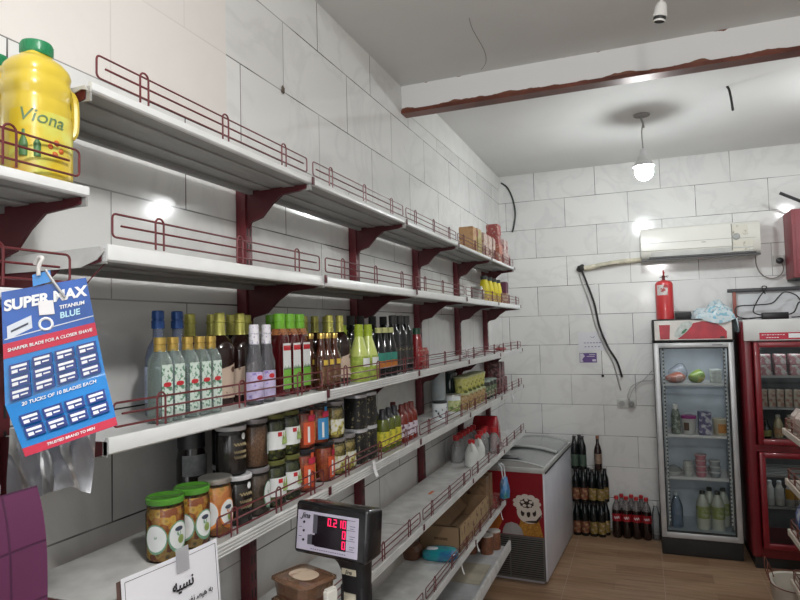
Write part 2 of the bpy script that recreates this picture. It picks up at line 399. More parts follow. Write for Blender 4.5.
# deep base deck
hb = ['nearest section', 'second section', 'middle section with a flattened carton', 'end section under brown cans']
def base_deck(label):
    t = thing('base_shelf', label, 'shelf', group='base decks of the wall shelving'); D = .325
    b = MB(); b.box(.039, D-.008, .003, S-.003, -.05, -.04); b.build('shelf_plate', mat('grey_base_plate', (.42, .43, .44), .5, noise=.3, scale=5), t)
    b = MB(); b.prism([(D-.01, -.06), (D-.01, 0), (D, 0), (D+.004, -.006), (D+.004, -.06), (D, -.064)], 'y', .002, S-.002); b.build('front_lip', dusty_white, t)
    b = MB(); b.box(.10, .108, .003, S-.003, -.365, -.05); b.build('kick_plate', blackish, t)
    b = MB(); b.box(.065, .098, S-.028, S-.022, -.365, -.05); b.build('end_plate', dusty_white, t)
    return t
bd = None
for k in range(4):
    lb = 'grey base deck with tall white lip, '+hb[k]
    if bd is None: bd = base_deck(lb); bd.location = (0, yk(0), .368)
    else: dup(bd, (0, yk(k), .368), 0, lb)
# slotted uprights
def upright(label, h):
    t = thing('shelf_upright', label, 'shelf post', group='wine red slotted posts')
    b = MB(); b.box(.002, .036, -.019, .019, 0, h, .002)
    for i in range(int(h/.05)-1):
        for s in (-.008, .008): b.box(.0355, .0366, s-.0028, s+.0028, .04+i*.05, .066+i*.05, mi=1)
    b.build('post', [mat('upright_red_enamel', (.12, .014, .02), .45, noise=.2, scale=6), blackish], t)
    b = MB(); b.box(.002, .06, -.022, .022, 0, .012, .002); b.build('foot', wine_metal, t)
    return t
up0 = None
hu = ['beside the oil bottles at the near end', 'behind the round dark syrup bottles', 'behind the lime juice bottles', 'behind the red bottle', 'behind the yellow cups', 'at the far end by the corner']
for k in range(6):
    lb = 'wine red slotted shelf post, '+hu[k]
    if up0 is None: up0 = upright(lb, 2.2); up0.location = (0, yk(k), 0)
    else: dup(up0, (0, yk(k), 0), 0, lb)
# near end shelves of the next unit (oil bottles, hanging card)
LS = []
for z, D, dy, hh in ((2.004, .262, .002, 'holding the yellow oil bottles'), (1.817, .272, .03, 'with the blue blade card hung on it'), (1.53, .285, .18, 'behind purple cloth')):
    s_ = shelf_thing('white wall shelf at the left edge, '+hh, D, z, lip=.018, fh=.046, group='white metal wall shelves')
    s_.location = (0, yk(-1)-dy, z); LS.append(s_)
    for ch in list(s_.children):
        if ch.name.startswith('end_clip'): bpy.data.objects.remove(ch)
# white end panels on the near ends of the two top shelves
def end_panel(lv, z0, z1, lbl):
    b = MB(); D = DD[lv]; b.prism([(.05, z0), (.05, z1-.004), (D-.012, z1), (D-.004, z1-.01), (D-.02, z0+.012), (D-.06, z0)], 'y', yk(0)-.0032, yk(0)-.0010)
    return tag(b.build('shelf_end_cap', dusty_white), lbl, 'end cap')
end_panel(1, 2.172, 2.190, 'small white end cap on the near end of the top shelf')
end_panel(2, 1.862, 1.897, 'white metal end cap on the near end of the second shelf')
# tag tied under the second shelf
t = thing('string_tag', 'small beige tag on a red string under the second shelf', 'tag', (.275, .835, 1.868))
b = MB(); b.tube([(0, 0, 0), (-.02, -.006, -.02), (-.042, -.012, -.045)], .0012, 5); b.build('string', red_wire, t)
b = MB(); b.box(-.058, -.034, -.016, -.012, -.066, -.044, .001, M=None); b.build('card', mat('beige_card', (.5, .45, .36), .7), t)

# ------------------------------------------------------------------ product kinds
A0, A1 = -1.0, .75          # label arc facing the aisle and the camera
def lab(b, r, z0, z1, a0=A0, a1=A1, mi=0, **k): return b.patch(r+.0007, a0, a1, z0, z1, 10, mi, **k)
leaf_label = speck('white_label_green_leaves', [(.62, .72, .66), (.60, .70, .64), (.08, .22, .13)], 120, .5, 'NOISE', (.0, .52, .6))
def mk_square(label, group):      # clear square flask, gold cap
    t = thing('flower_water_bottle', label, 'bottle', group=group); w = .0185
    b = MB(); b.loft([(0, w*.96), (.003, w), (.124, w), (.131, w*.92), (.142, .0125), (.147, .0102), (.150, .0100)], 24, 7)
    b.build('body', glass('greenish_clear_glass', (.88, .95, .92), .66, (.38, .46, .43)), t)
    b = MB(); b.loft([(.146, .0118), (.158, .0122), (.159, .0112), (.161, .0112), (.162, .0125), (.1745, .0122), (.1755, .0112)], 16); b.build('cap', gold_cap, t)
    b = MB(); b.box(w+.0004, w+.001, -w*.82, w*.82, .012, .119); b.box(-w*.82, w*.82, -w-.001, -w-.0004, .016, .112, mi=1)
    lb_ = b.build('label', [leaf_label, glass('greenish_clear_glass')], t)
    b = MB(); b.loft([(0, .011, .0048), (.0006, .011, .0048)], 16, 2.6, M=Matrix.Translation((w+.001, 0, .078)) @ Matrix(((0, 0, 1, 0), (1, 0, 0, 0), (0, 1, 0, 0), (0, 0, 0, 1)))); b.build('logo', mat('logo_red', (.5, .02, .03), .5, noise=0), lb_)
    return t
def mk_bluecap(label, group):
    t = thing('tall_glass_bottle', label, 'bottle', group=group)
    b = MB(); b.loft([(0, .027), (.004, .029), (.13, .029), (.155, .022), (.172, .0125), (.20, .0115)], 20)
    b.build('body', glass('bluish_glass', (.6, .68, .8), .45, (.16, .19, .28)), t)
    b = MB(); b.loft([(.195, .0145), (.213, .0145), (.214, .0128), (.217, .0128), (.218, .014), (.234, .0136), (.236, .012)], 16); b.build('cap', blue_cap, t)
    b = MB(); lab(b, .029, .03, .11, -2.2, 1.2); lb_ = b.build('label', mat('pale_blue_label', (.35, .4, .55), .5, noise=.3, scale=60), t)
    return t
tan_label = speck('tan_printed_label', [(.55, .43, .34), (.53, .41, .32), (.17, .10, .07)], 55, .55, 'NOISE', (.0, .60, .68), 0)
def mk_syrup(label, group):       # round shouldered dark bottle with long yellow-green foil neck
    t = thing('syrup_bottle', label, 'bottle', group=group); R = .0345
    b = MB(); b.loft([(0, R*.92), (.005, R), (.092, R*.97), (.105, R), (.125, R*1.08), (.145, R*1.05), (.160, R*.85), (.170, R*.58), (.176, .0155), (.18, .0125)], 24); b.build('body', dark_glass, t)
    b = MB(); b.loft([(.176, .0155), (.184, .014), (.208, .0135), (.209, .0158), (.213, .0158), (.214, .0135), (.231, .0132), (.233, .0115)], 18); b.build('cap', olive_cap, t)
    b = MB(); b.sheet(lambda u, v: ((R+.0008)*math.cos(-1.5+2.3*u), (R+.0008)*math.sin(-1.5+2.3*u), .02+v*(.066+.022*u)), 10, 1); lb_ = b.build('label', tan_label, t)
    b = MB(); b.oval(R+.0018, .15, .22, .09, .007); b.build('crest', mat('dark_brown_print', (.1, .05, .03), .6), lb_)
    return t
lilac = speck('lilac_printed_label', [(.55, .48, .66), (.50, .44, .66), (.22, .16, .45)], 70, .5, 'NOISE', (.0, .55, .68), 0)
def mk_lilac(label, group):
    t = thing('rounded_clear_bottle', label, 'bottle', group=group); R = .0228
    b = MB(); b.loft([(0, R*.9), (.004, R), (.085, R), (.105, R*.99), (.12, R*.8), (.128, R*.72), (.138, R*.7), (.146, .0155), (.155, .0125)], 22)
    b.build('body', glass('ribbed_clear_glass', (.85, .87, .9), .6, (.2, .2, .22), .12), t)
    b = MB(); b.loft([(.150, .0135), (.176, .013), (.177, .0145), (.180, .0145), (.181, .0128), (.199, .0125), (.201, .011)], 16); b.build('cap', speck('white_patterned_foil', [(.72, .71, .75), (.7, .69, .74), (.35, .32, .45)], 160, .4, 'NOISE', (0, .56, .62)), t)
    b = MB(); lab(b, R, .012, .082, -2.0, 1.3); lb_ = b.build('label', lilac, t)
    b = MB(); b.oval(R+.0014, -.35, .36, .068, .006); b.build('logo', mat('logo_red', (.5, .02, .03), .5, noise=0), lb_)
    return t
def mk_greencap(label, group):
    t = thing('cordial_bottle', label, 'bottle', group=group); w = .0235
    b = MB(); b.loft([(0, w*.95), (.004, w), (.16, w), (.172, w*.9), (.182, .018), (.19, .0155)], 24, 5); b.build('body', mat('dark_red_liquid_glass', (.07, .006, .008), .1, noise=.3, coat=.5), t)
    b = MB(); b.loft([(.172, w*.92), (.178, w*.86), (.186, .0175), (.19, .0165)], 24, 4); b.build('neck_wrap', speck('brown_pleated_paper', [(.25, .08, .02), (.35, .13, .04), (.10, .03, .01)], 150, .6, 'NOISE', (0, .5, .65), 0), t)
    b = MB(); b.loft([(.19, .0165), (.206, .0165), (.207, .0155), (.209, .0155), (.21, .0168), (.231, .0162), (.233, .0145)], 18); b.build('cap', green_cap, t)
    b = MB(); b.box(w+.0005, w+.0014, -w*.85, w*.85, .02, .148); b.box(w+.0013, w+.0018, -w*.85, w*.85, .02, .075, mi=1)
    lb_ = b.build('label', [mat('white_label', (.72, .74, .74), .5, noise=.03), speck('green_fruit_print', [(.20, .50, .06), (.18, .45, .05), (.55, .62, .5)], 60, .5, 'NOISE', (0, .58, .66), 0)], t)
    b = MB()
    for i in range(5): b.prism([(-w*.8+i*w*.32, .074), (-w*.8+(i+1)*w*.32, .074), (-w*.8+(i+.3)*w*.32, .082+.004*(i % 2))], 'x', w+.0013, w+.0019)
    b.build('grass_print', mat('dark_green_print', (.06, .16, .05), .5), lb_)
    b = MB(); b.box(w+.0013, w+.002, -w*.8, w*.8, .128, .142, .0003); b.build('logo', mat('logo_red', (.5, .02, .03), .5, noise=0), lb_)
    return t
def mk_amber(label, group):
    t = thing('sauce_bottle', label, 'bottle', group=group); R = .0205
    b = MB(); b.loft([(0, R*.94), (.004, R), (.095, R), (.112, R*.75), (.128, .0105), (.16, .0098)], 20); b.build('body', mat('amber_brown_glass', (.055, .013, .005), .1, noise=.4, scale=30, coat=.6), t)
    b = MB(); b.loft([(.157, .0115), (.172, .0118), (.174, .0105)], 16); b.build('cap', gold_cap, t)
    b = MB(); lab(b, R, .076, .092, -.7, .6); b.build('neck_label', mat('yellow_label', (.60, .42, .06), .5), t)
    b = MB(); lab(b, R, .02, .071, -1.1, .8); lb_ = b.build('label', speck('brown_printed_label', [(.07, .03, .012), (.13, .06, .03), (.30, .22, .12)], 70, .5, 'NOISE', (0, .5, .7), 0), t)
    return t
def mk_lime(label, group):
    t = thing('lime_juice_bottle', label, 'bottle', group=group); R = .036
    b = MB(); b.loft([(0, R*.93), (.004, R), (.075, R), (.09, R*.97), (.12, R*.74), (.150, .0175), (.165, .0145)], 24); b.build('body', mat('pale_lime_plastic', (.50, .58, .16), .25, noise=.12, scale=20, coat=.3), t)
    b = MB(); b.loft([(.158, .0165), (.176, .0165), (.177, .0185), (.181, .0185), (.182, .0155), (.199, .015), (.201, .012)], 18); b.build('cap', mat('lime_green_cap', (.36, .48, .03), .35), t)
    b = MB(); lab(b, R, .004, .088, -2.0, 1.6); lb_ = b.build('label', speck('green_fruit_label', [(.10, .16, .02), (.28, .38, .05), (.42, .5, .1)], 60, .5, 'NOISE', (0, .5, .65), 0), t)
    b = MB(); b.sheet(lambda u, v: ((R+.0015)*math.cos(-.75+1.1*u), (R+.0015)*math.sin(-.75+1.1*u), .052+v*.03), 8, 1); b.build('logo', mat('white_label', (.72, .74, .74)), lb_)
    return t
def mk_dark(label, group):
    t = thing('vinegar_bottle', label, 'bottle', group=group); R = .0265
    b = MB(); b.loft([(0, R*.94), (.004, R), (.095, R), (.12, R*.8), (.15, .0135), (.172, .0115)], 20); b.build('body', black_glass, t)
    b = MB(); b.loft([(.168, .013), (.186, .0132), (.188, .0115)], 16); b.build('cap', mat('pale_yellow_cap', (.50, .52, .22), .4), t)
    b = MB(); lab(b, R, .062, .092, -1.3, .9); b.build('neck_label', mat('teal_label', (.03, .22, .17), .5), t)
    b = MB(); lab(b, R, .035, .062, -1.3, .9); lb_ = b.build('label', speck('orange_fruit_print', [(.5, .38, .03), (.45, .12, .02), (.1, .05, .02)], 70, .5, 'NOISE', (0, .5, .65), 0), t)
    return t
def mk_black(label, group):
    t = thing('tall_dark_bottle', label, 'bottle', group=group); R = .029
    b = MB(); b.loft([(0, R*.94), (.004, R), (.15, R), (.175, R*.85), (.195, .0165), (.205, .0145)], 20); b.build('body', black_glass, t)
    b = MB(); b.loft([(.202, .0165), (.236, .0165), (.238, .0145)], 18); b.build('cap', blackish, t)
    b = MB(); lab(b, R, .03, .11, -1.2, .8); lb_ = b.build('label', speck('black_gold_label', [(.015, .015, .016), (.02, .02, .02), (.30, .24, .1)], 90, .4, 'NOISE', (0, .58, .68), 0), t)
    return t

z3 = Z[3]-.0053; z4 = Z[4]-.0053
f = lambda pts, z: [(x, y, z, rz) for x, y, rz in [(p+(0.,))[:3] for p in pts]]
g = 'clear gold capped bottles on the third shelf'
row(mk_square, f([(.229, 1.020), (.227, 1.060), (.229, 1.104), (.229, 1.144), (.228, 1.184)], z3),
    ['small clear square bottle with gold cap and white leafy label, %s' % s for s in ('leftmost of five', 'second from left of five', 'middle of five', 'fourth from left of five', 'rightmost of five')], g)
row(mk_bluecap, f([(.135, 1.118), (.132, 1.184)], z3), ['tall bottle with bright blue cap behind gold capped bottles, left one', 'tall bottle with bright blue cap behind gold capped bottles, right one'], 'blue capped bottles')
row(mk_syrup, f([(.165, 1.30), (.165, 1.385), (.085, 1.285), (.085, 1.372), (.085, 1.455), (.085, 1.53), (.19, 1.846), (.19, 1.923), (.10, 1.835), (.10, 1.91), (.105, 1.985)], z3),
    ['dark round-shouldered syrup bottle with tan label, right of the gold capped bottles', 'dark round-shouldered syrup bottle with tan label, just left of the lilac labelled bottles',
     'dark syrup bottle with olive foil cap behind, right of the blue caps', 'dark syrup bottle with olive foil cap behind, second right of the blue caps', 'dark syrup bottle in the back row beside the slotted post, third from blue caps', 'dark syrup bottle in the back row behind the white capped bottles',
     'dark syrup bottle with tan label between brown sauces and another like it', 'dark syrup bottle with tan label touching the lime juice bottles', 'dark syrup bottle with yellow foil neck behind the brown sauces, leftmost of three', 'dark syrup bottle with yellow foil neck behind the brown sauces, middle of three', 'dark syrup bottle with yellow foil neck behind, next to the lime juice'], 'dark syrup bottles on the third shelf')
row(mk_lilac, f([(.247, 1.330), (.238, 1.398)], z3), ['clear bottle with white foil cap and lilac label, left of the pair', 'clear bottle with white foil cap and lilac label, right of the pair'], 'lilac labelled bottles')
row(mk_greencap, f([(.20, 1.523), (.20, 1.578), (.20, 1.634), (.125, 1.598)], z3), ['dark red cordial bottle with green cap and white label, leftmost in front', 'dark red cordial bottle with green cap and white label, middle in front', 'dark red cordial bottle with green cap and white label, right one beside amber sauces', 'dark red cordial bottle with green cap, behind the front three'], 'green capped cordial bottles')
row(mk_amber, f([(.245, 1.686), (.242, 1.732), (.24, 1.782), (.19, 1.715)], z3), ['small amber sauce bottle with gold cap, leftmost in front row', 'small amber sauce bottle with gold cap, middle of front row', 'small amber sauce bottle with gold cap, beside the tan labelled syrup', 'small amber sauce bottle with gold cap, behind the front row'], 'amber sauce bottles')
row(mk_lime, f([(.227, 1.999), (.227, 2.078), (.125, 2.075)], z3), ['pale lime juice bottle with green cap next to dark syrup bottles', 'pale lime juice bottle with green cap next to black bottles', 'pale lime juice bottle with green cap behind the other two'], 'lime juice bottles')
row(mk_dark, f([(.23, 2.168), (.23, 2.228), (.23, 2.288)], z3), ['dark vinegar bottle with teal and orange label, left of three', 'dark vinegar bottle with teal and orange label, middle of three', 'dark vinegar bottle with teal and orange label, right of three'], 'dark vinegar bottles')
row(mk_black, f([(.10, 2.20), (.10, 2.29), (.10, 2.41), (.10, 2.53), (.10, 2.645), (.205, 2.38), (.205, 2.46), (.205, 2.535)], z3), ['tall black bottle in the back row, first behind lime juice', 'tall black bottle in the back row, second behind lime juice', 'tall black bottle in the back row behind vinegar bottles', 'tall black bottle in the back row, second from its right end', 'tall black bottle in the back row, farthest right',
    'tall black bottle in front, right of the vinegar bottles', 'tall black bottle in front, middle of three', 'tall black bottle in front, left of the red bottle'], 'tall black bottles')
t = thing('red_drink_bottle', 'slim red bottle with dark green cap at the end of the drinks row', 'bottle', (.225, 2.615, z3))
b = MB(); b.loft([(0, .022), (.004, .024), (.12, .024), (.145, .02), (.158, .0165)], 20); b.build('body', mat('deep_red_plastic', (.22, .012, .016), .3, coat=.3), t)
b = MB(); b.loft([(.156, .018), (.182, .018), (.184, .015)], 16); b.build('cap', mat('dark_green_cap', (.01, .06, .03), .4), t)
b = MB(); lab(b, .024, .03, .1); b.build('label', speck('red_white_label', [(.35, .03, .03), (.3, .02, .02), (.6, .5, .45)], 80, .5, 'NOISE', (0, .55, .68), 0), t)
b = MB(); b.loft([(0, .02, .014), (.075, .021, .015), (.09, .016, .004), (.094, .018, .002)], 16, 3)
tag(b.build('spice_pouch', speck('pink_brown_pouch', [(.40, .16, .13), (.32, .08, .07), (.55, .4, .35)], 60, .4, 'NOISE', (0, .5, .68)), loc=(.235, 2.685, z3)), 'small reddish pouch right of the slim red bottle', 'pouch')
# loose red wire and crumpled packet lying on the far part of the third shelf
b = MB(); b.tube(bez([(.16, 3.62, .006), (.2, 3.8, .012), (.17, 4.0, .02), (.22, 4.2, .012), (.2, 4.35, .006), (.13, 4.2, .006), (.15, 3.9, .006)], 6), .003, 6)
tag(b.build('loose_wire_guard', red_wire, loc=(0, 0, z3+.001)), 'loose red wire lying on the empty far third shelf', 'wire')
b = MB(); b.ball((0, 0, .016), .045, .06, .015, jit=.15); tag(b.build('crumpled_packet', mat('red_foil_packet', (.32, .06, .06), .4), loc=(.2, 4.5, z3+.002)), 'crumpled red packet on the far end of the third shelf', 'packet')

# ---- jars, tins and sauces on the fourth shelf
def jar_maker(name, cat, R, h, content, lid_m, lab_m=None, lab=(.02, .06), arc=(-1.25, .75), oval=None, lid_h=.014, lid_r=1.0, extra=None, neck=.86):
    def mk(label, group):
        t = thing(name, label, cat, group=group)
        b = MB(); b.loft([(.003, R*.9), (.006, R*.955), (h-.034, R*.955), (h-.022, R*.86)], 24); b.build('contents', content, t)
        b = MB(); b.loft([(0, R*.93), (.004, R), (h-.034, R), (h-.02, R*neck), (h-lid_h, R*neck)], 24); b.build('glass', jar_glass, t)
        b = MB(); b.loft([(h-lid_h, R*neck*1.04*lid_r), (h-lid_h+.002, R*neck*1.07*lid_r), (h-.003, R*neck*1.07*lid_r), (h-.001, R*neck*1.0*lid_r), (h-.0015, R*neck*.9*lid_r), (h-.0025, R*neck*.86*lid_r)], 28); b.build('lid', lid_m, t)
        if lab_m:
            b = MB(); b.patch(R+.0008, arc[0], arc[1], lab[0], lab[1], 12); b.build('label', lab_m, t)
        if oval:
            for (ac, aw, zc, zh, m_) in oval:
                b = MB(); b.oval(R+.0014, ac, aw, zc, zh); b.build('label', m_, t)
        if extra: extra(t, R, h)
        return t
    return mk
white_lab = speck('white_printed_label', [(.74, .75, .75), (.72, .73, .73), (.25, .35, .22)], 70, .5, 'NOISE', (0, .62, .72), 0)
plain_lab = mat('white_label', (.72, .74, .74))
mixed = speck('mixed_pickle', [(.22, .055, .012), (.42, .17, .02), (.5, .30, .04), (.07, .05, .012)], 75, .25, pos=(.0, .3, .6, .85))
orange_p = speck('orange_pickle', [(.50, .17, .05), (.58, .25, .06), (.20, .16, .03)], 60, .25, pos=(.0, .45, .8))
cuke = speck('gherkins', [(.02, .03, .006), (.09, .10, .014), (.17, .17, .035)], 45, .25, pos=(.0, .4, .75))
chili = speck('red_chili_paste', [(.25, .03, .01), (.35, .08, .02), (.15, .02, .01)], 140, .3, pos=(0, .4, .8))
olive = speck('olives_in_jar', [(.10, .08, .02), (.28, .22, .06), (.40, .30, .1)], 75, .25, pos=(0, .4, .8))
coffee = speck('coffee_granules', [(.09, .04, .016), (.16, .08, .035), (.05, .02, .01)], 260, .5, pos=(0, .4, .8))
dkcof = mat('near_black_jar', (.008, .0045, .004), .2, noise=.3, coat=.5)
gl_lid = mat('bright_green_lid', (.08, .27, .03), .25, noise=.1, coat=.4)
ovg = mat('green_label_rim', (.16, .32, .2), .5); ovo = mat('orange_label_rim', (.6, .2, .04), .5)
logo_d = mat('dark_logo', (.05, .06, .09), .5)
ovals_g = [(-1.35, .62, .048, .030, ovg), (-1.35, .56, .049, .026, plain_lab), (-.1, .62, .048, .032, ovg), (-.1, .55, .05, .027, plain_lab)]
ovals_o = [(-1.3, .6, .05, .034, ovo), (-1.3, .54, .052, .028, plain_lab), (-.1, .6, .05, .034, ovo), (-.1, .53, .052, .028, plain_lab)]
def crest(t, R, h):
    b = MB(); b.oval(R+.0021, -.12, .24, .064, .0048); b.build('logo', logo_d, t)
    b = MB(); b.oval(R+.0021, .0, .2, .042, .009); b.build('fruit_print', mat('green_print', (.25, .34, .1), .5, noise=.4, scale=80), t)
fr = lambda pts: [(x, y, z4, 0) for x, y in pts]
row(jar_maker('pickle_jar', 'jar', .0385, .128, mixed, gl_lid, oval=ovals_g, extra=crest, neck=.95), fr([(.222, 1.040), (.222, 1.122)]),
    ['pickle jar with green lid and oval labels, leftmost on the fourth shelf', 'pickle jar with green lid and oval labels, second from the left'], 'green lidded pickle jars')
row(jar_maker('pickle_jar', 'jar', .0385, .130, orange_p, tin_metal, oval=ovals_o, extra=crest, neck=.93), fr([(.222, 1.203)]), ['orange pickle jar with silver lid, third from the left'], None)
def gold_script(t, R, h):
    def sq(z, k): return [((R+.0012)*math.cos(-.75+1.0*i/24), (R+.0012)*math.sin(-.75+1.0*i/24), z+.004*math.sin(i*k)) for i in range(25)]
    b = MB(); b.tube(sq(h*.62, 1.3), .0009, 4); b.tube(sq(h*.47, 2.1), .0007, 4); b.tube(sq(h*.36, 1.7), .0005, 4); b.build('gold_script', mat('gold_print', (.45, .36, .2), .5), t)
    b = MB(); b.oval(R+.0014, -.05, .16, h*.78, .008); b.build('emblem', plain_lab, t)
cj = jar_maker('coffee_jar', 'jar', .037, .118, dkcof, mat('white_tin_lid', (.62, .62, .64), .35), extra=gold_script, lid_h=.012, neck=.95)
row(cj, [(.222, 1.284, z4, 0), (.21, 1.28, z4+.1182, 0), (.125, 1.375, z4, 0), (.125, 1.375, z4+.118, 0)], ['dark coffee jar with white lid right of the orange pickle jar', 'dark coffee jar with gold script stacked on another coffee jar', 'dark coffee jar in the back row, lower one', 'dark coffee jar in the back row, stacked upper one'], 'dark coffee jars')
bj = jar_maker('brown_paste_jar', 'jar', .0375, .120, speck('dark_brown_paste', [(.05, .035, .02), (.09, .06, .04), (.03, .02, .012)], 90, .3), mat('grey_tin_lid', (.35, .34, .36), .3, .6), oval=[(.05, .45, .05, .034, mat('green_label_rim', (.16, .32, .2))), (.05, .38, .052, .03, plain_lab)], neck=.92)
row(bj, [(.222, 1.362, z4, 0)], ['dark grey-brown jar with white green label, beneath the brown granule jar'], None)
row(jar_maker('granule_jar', 'jar', .037, .124, coffee, mat('grey_tin_lid', (.35, .34, .36)), mat('barcode_grey_label', (.3, .33, .3), .5, noise=.4, scale=90), (.03, .08), (.1, .8), neck=.9), [(.222, 1.358, z4+.120, 0)], ['jar of brown granules with grey lid stacked left of the gherkins'], None)
def leafp(t, R, h):
    b = MB()
    for i in range(9): b.tube([((R+.0012)*math.cos(-.12+.1*i), (R+.0012)*math.sin(-.12+.1*i), .040), ((R+.0012)*math.cos(-.1+.115*i), (R+.0012)*math.sin(-.1+.115*i), .064+.008*math.sin(i*2.)), ], [.0034, .0008], 4)
    b.build('plant_print', mat('green_print', (.25, .34, .1)), t)
    b = MB(); b.patch(R+.0016, -.55, -.2, .062, .073, 4); b.build('logo', mat('logo_red', (.5, .02, .03)), t)
gj = jar_maker('gherkin_jar', 'jar', .0365, .122, cuke, mat('olive_lid', (.16, .17, .05), .3, .4), plain_lab, (.028, .076), (-1.3, 1.15), extra=leafp, neck=.9)
row(gj, [(.222, 1.442, z4, 0), (.222, 1.518, z4, 0), (.222, 1.442, z4+.122, 0), (.222, 1.518, z4+.122, 0)], ['gherkin jar with white label, lower left of the stacked four', 'gherkin jar with white label, lower right of the stacked four', 'gherkin jar with white label, upper left of the stacked four', 'gherkin jar with white label, upper right of the stacked four'], 'stacked gherkin jars')
def tallstrip(col, nm):
    def ex(t, R, h):
        b = MB(); b.patch(R+.0010, -.95, .25, .012, h*.62, 8); b.build('label', mat(nm, col, .5, noise=.1), t)
        b = MB(); b.patch(R+.0012, .25, .5, .02, h*.62, 4); b.build('label_edge', mat('yellow_label', (.60, .42, .06)), t)
        b = MB(); b.patch(R+.0018, -.62, -.42, .018, h*.52, 3); b.build('brand_strip', plain_lab, t)
        b = MB(); b.patch(R+.0014, -.55, .45, h*.64, h*.78, 6); b.build('crest_label', mat('crimson_label', (.45, .02, .06), .5), t)
        b = MB(); b.patch(R*.92+.002, -.3, .15, h*.78, h-.001, 4); b.build('seal_strip', mat(nm, col), t)
    return ex
blk_lid = mat('black_lid', (.02, .02, .025), .35)
rj = jar_maker('chili_jar', 'jar', .0365, .122, chili, blk_lid, extra=tallstrip((.62, .09, .03), 'orange_red_label'), neck=.93)
row(rj, [(.222, 1.602, z4, 0), (.222, 1.604, z4+.122, 0), (.222, 1.725, z4, .35)], ['red chili jar with orange label, lower one beside the gherkins', 'red chili jar with orange label, stacked upper one beside the gherkins', 'red chili jar with orange label, beneath the blue labelled jar'], 'orange labelled chili jars')
row(jar_maker('chili_jar', 'jar', .0365, .122, chili, blk_lid, extra=tallstrip((.04, .24, .50), 'sky_blue_label'), neck=.93), [(.222, 1.69, z4+.122, 0)], ['jar with bright blue label stacked on a red chili jar'], None)
oj = jar_maker('olive_jar', 'jar', .0345, .118, olive, mat('grey_tin_lid', (.35, .34, .36)), speck('white_olive_label', [(.7, .7, .68), (.66, .66, .6), (.45, .4, .04), (.05, .03, .06)], 55, .5, 'NOISE', (0, .45, .56, .66), 0), (.012, .06), (-1.3, .9), neck=.9)
row(oj, [(.222, 1.812, z4, 0), (.222, 1.886, z4, 0), (.222, 1.80, z4+.118, 0)], ['olive jar with white label, lower one beside the red chili jar', 'olive jar with white label, lower one behind the price tag', 'olive jar with white label, stacked upper one'], 'olive jars')
def mk_tin(label, group):
    t = thing('black_tin', label, 'tin', group=group); R = .037
    b = MB(); b.loft([(0, R), (.106, R)], 24, 3.2); b.build('body', speck('black_tin_gold_scribble', [(.006, .006, .006), (.008, .008, .008), (.22, .19, .1)], 85, .55, 'NOISE', (0, .60, .67), 0), t)
    b = MB(); b.loft([(.106, R*1.03), (.116, R*1.03), (.119, R*.9)], 24, 3.2); b.build('lid', mat('silver_plastic_lid', (.55, .55, .58), .3, .3), t)
    return t
row(mk_tin, [(.215, 1.985, z4, 0), (.215, 2.068, z4, 0), (.215, 1.985, z4+.119, 0), (.215, 2.068, z4+.119, 0)], ['black tin with silver lid, lower left of the stacked four', 'black tin with silver lid, lower right of the stacked four', 'black tin with gold scribble, upper left of the stacked four', 'black tin with gold scribble, upper right of the stacked four'], 'stacked black tins')
def mk_tallblack(label, group):
    t = thing('tall_black_jar', label, 'jar', group=group); R = .036
    b = MB(); b.loft([(0, R), (.15, R), (.17, R*.9), (.18, R*.86)], 24); b.build('body', dkcof, t)
    b = MB(); b.loft([(.18, R*.92), (.215, R*.92), (.217, R*.85)], 24); b.build('lid', blk_lid, t)
    b = MB(); b.patch(R+.001, -1.5, .6, .115, .165, 10); lb_ = b.build('label', mat('dim_grey_label', (.2, .21, .22), .5, noise=.35, scale=60), t)
    return t
row(mk_tallblack, [(.105, 1.262, z4, 0)], ['tall black jar with grey label behind the green lidded pickle jars'], None)
def squeeze(name, body_m, cap_m, lab_m, R, h):
    def mk(label, group):
        t = thing(name, label, 'bottle', group=group)
        b = MB(); b.loft([(0, R*.93), (.004, R), (h*.62, R), (h*.72, R*.93), (h*.80, R*.66), (h*.86, .0095)], 20); b.build('body', body_m, t)
        b = MB(); b.loft([(h*.765, R*.82), (h*.84, R*.52), (h*.88, .0125), (h*.985, .012), (h, .009)], 16); b.build('cap', cap_m, t)
        b = MB(); b.patch(R+.0008, -2.2, 1.6, .02, h*.48, 12); b.build('label', lab_m, t)
        return t
    return mk
ylab = speck('yellow_lemon_label', [(.5, .42, .02), (.62, .55, .05), (.14, .2, .02)], 60, .45, 'NOISE', (0, .45, .66), .2)
row(squeeze('lemon_sauce_bottle', mat('olive_oil_green', (.09, .11, .015), .2, coat=.3), blk_lid, ylab, .027, .158), [(.232, 2.185, z4, 0), (.232, 2.245, z4, 0), (.232, 2.305, z4, 0), (.16, 2.27, z4, 0)], ['dark capped bottle with yellow label, leftmost of front three', 'dark capped bottle with yellow label, middle of front three', 'dark capped bottle with yellow label, beside the red ketchup', 'dark capped bottle with yellow label, standing behind the three'], 'yellow labelled bottles')
row(squeeze('ketchup_bottle', mat('ketchup_red', (.17, .018, .01), .25, coat=.3), mat('brown_red_cap', (.12, .02, .015), .4), speck('white_purple_label', [(.62, .6, .62), (.55, .5, .58), (.12, .02, .06)], 55, .5, 'NOISE', (0, .5, .6), .1), .027, .152), [(.232, 2.385, z4, 0), (.232, 2.442, z4, 0), (.232, 2.499, z4, 0), (.165, 2.46, z4, 0)], ['red ketchup bottle, leftmost of front three', 'red ketchup bottle, middle of front three', 'red ketchup bottle, rightmost of front three', 'red ketchup bottle, standing behind the front three'], 'red ketchup bottles')
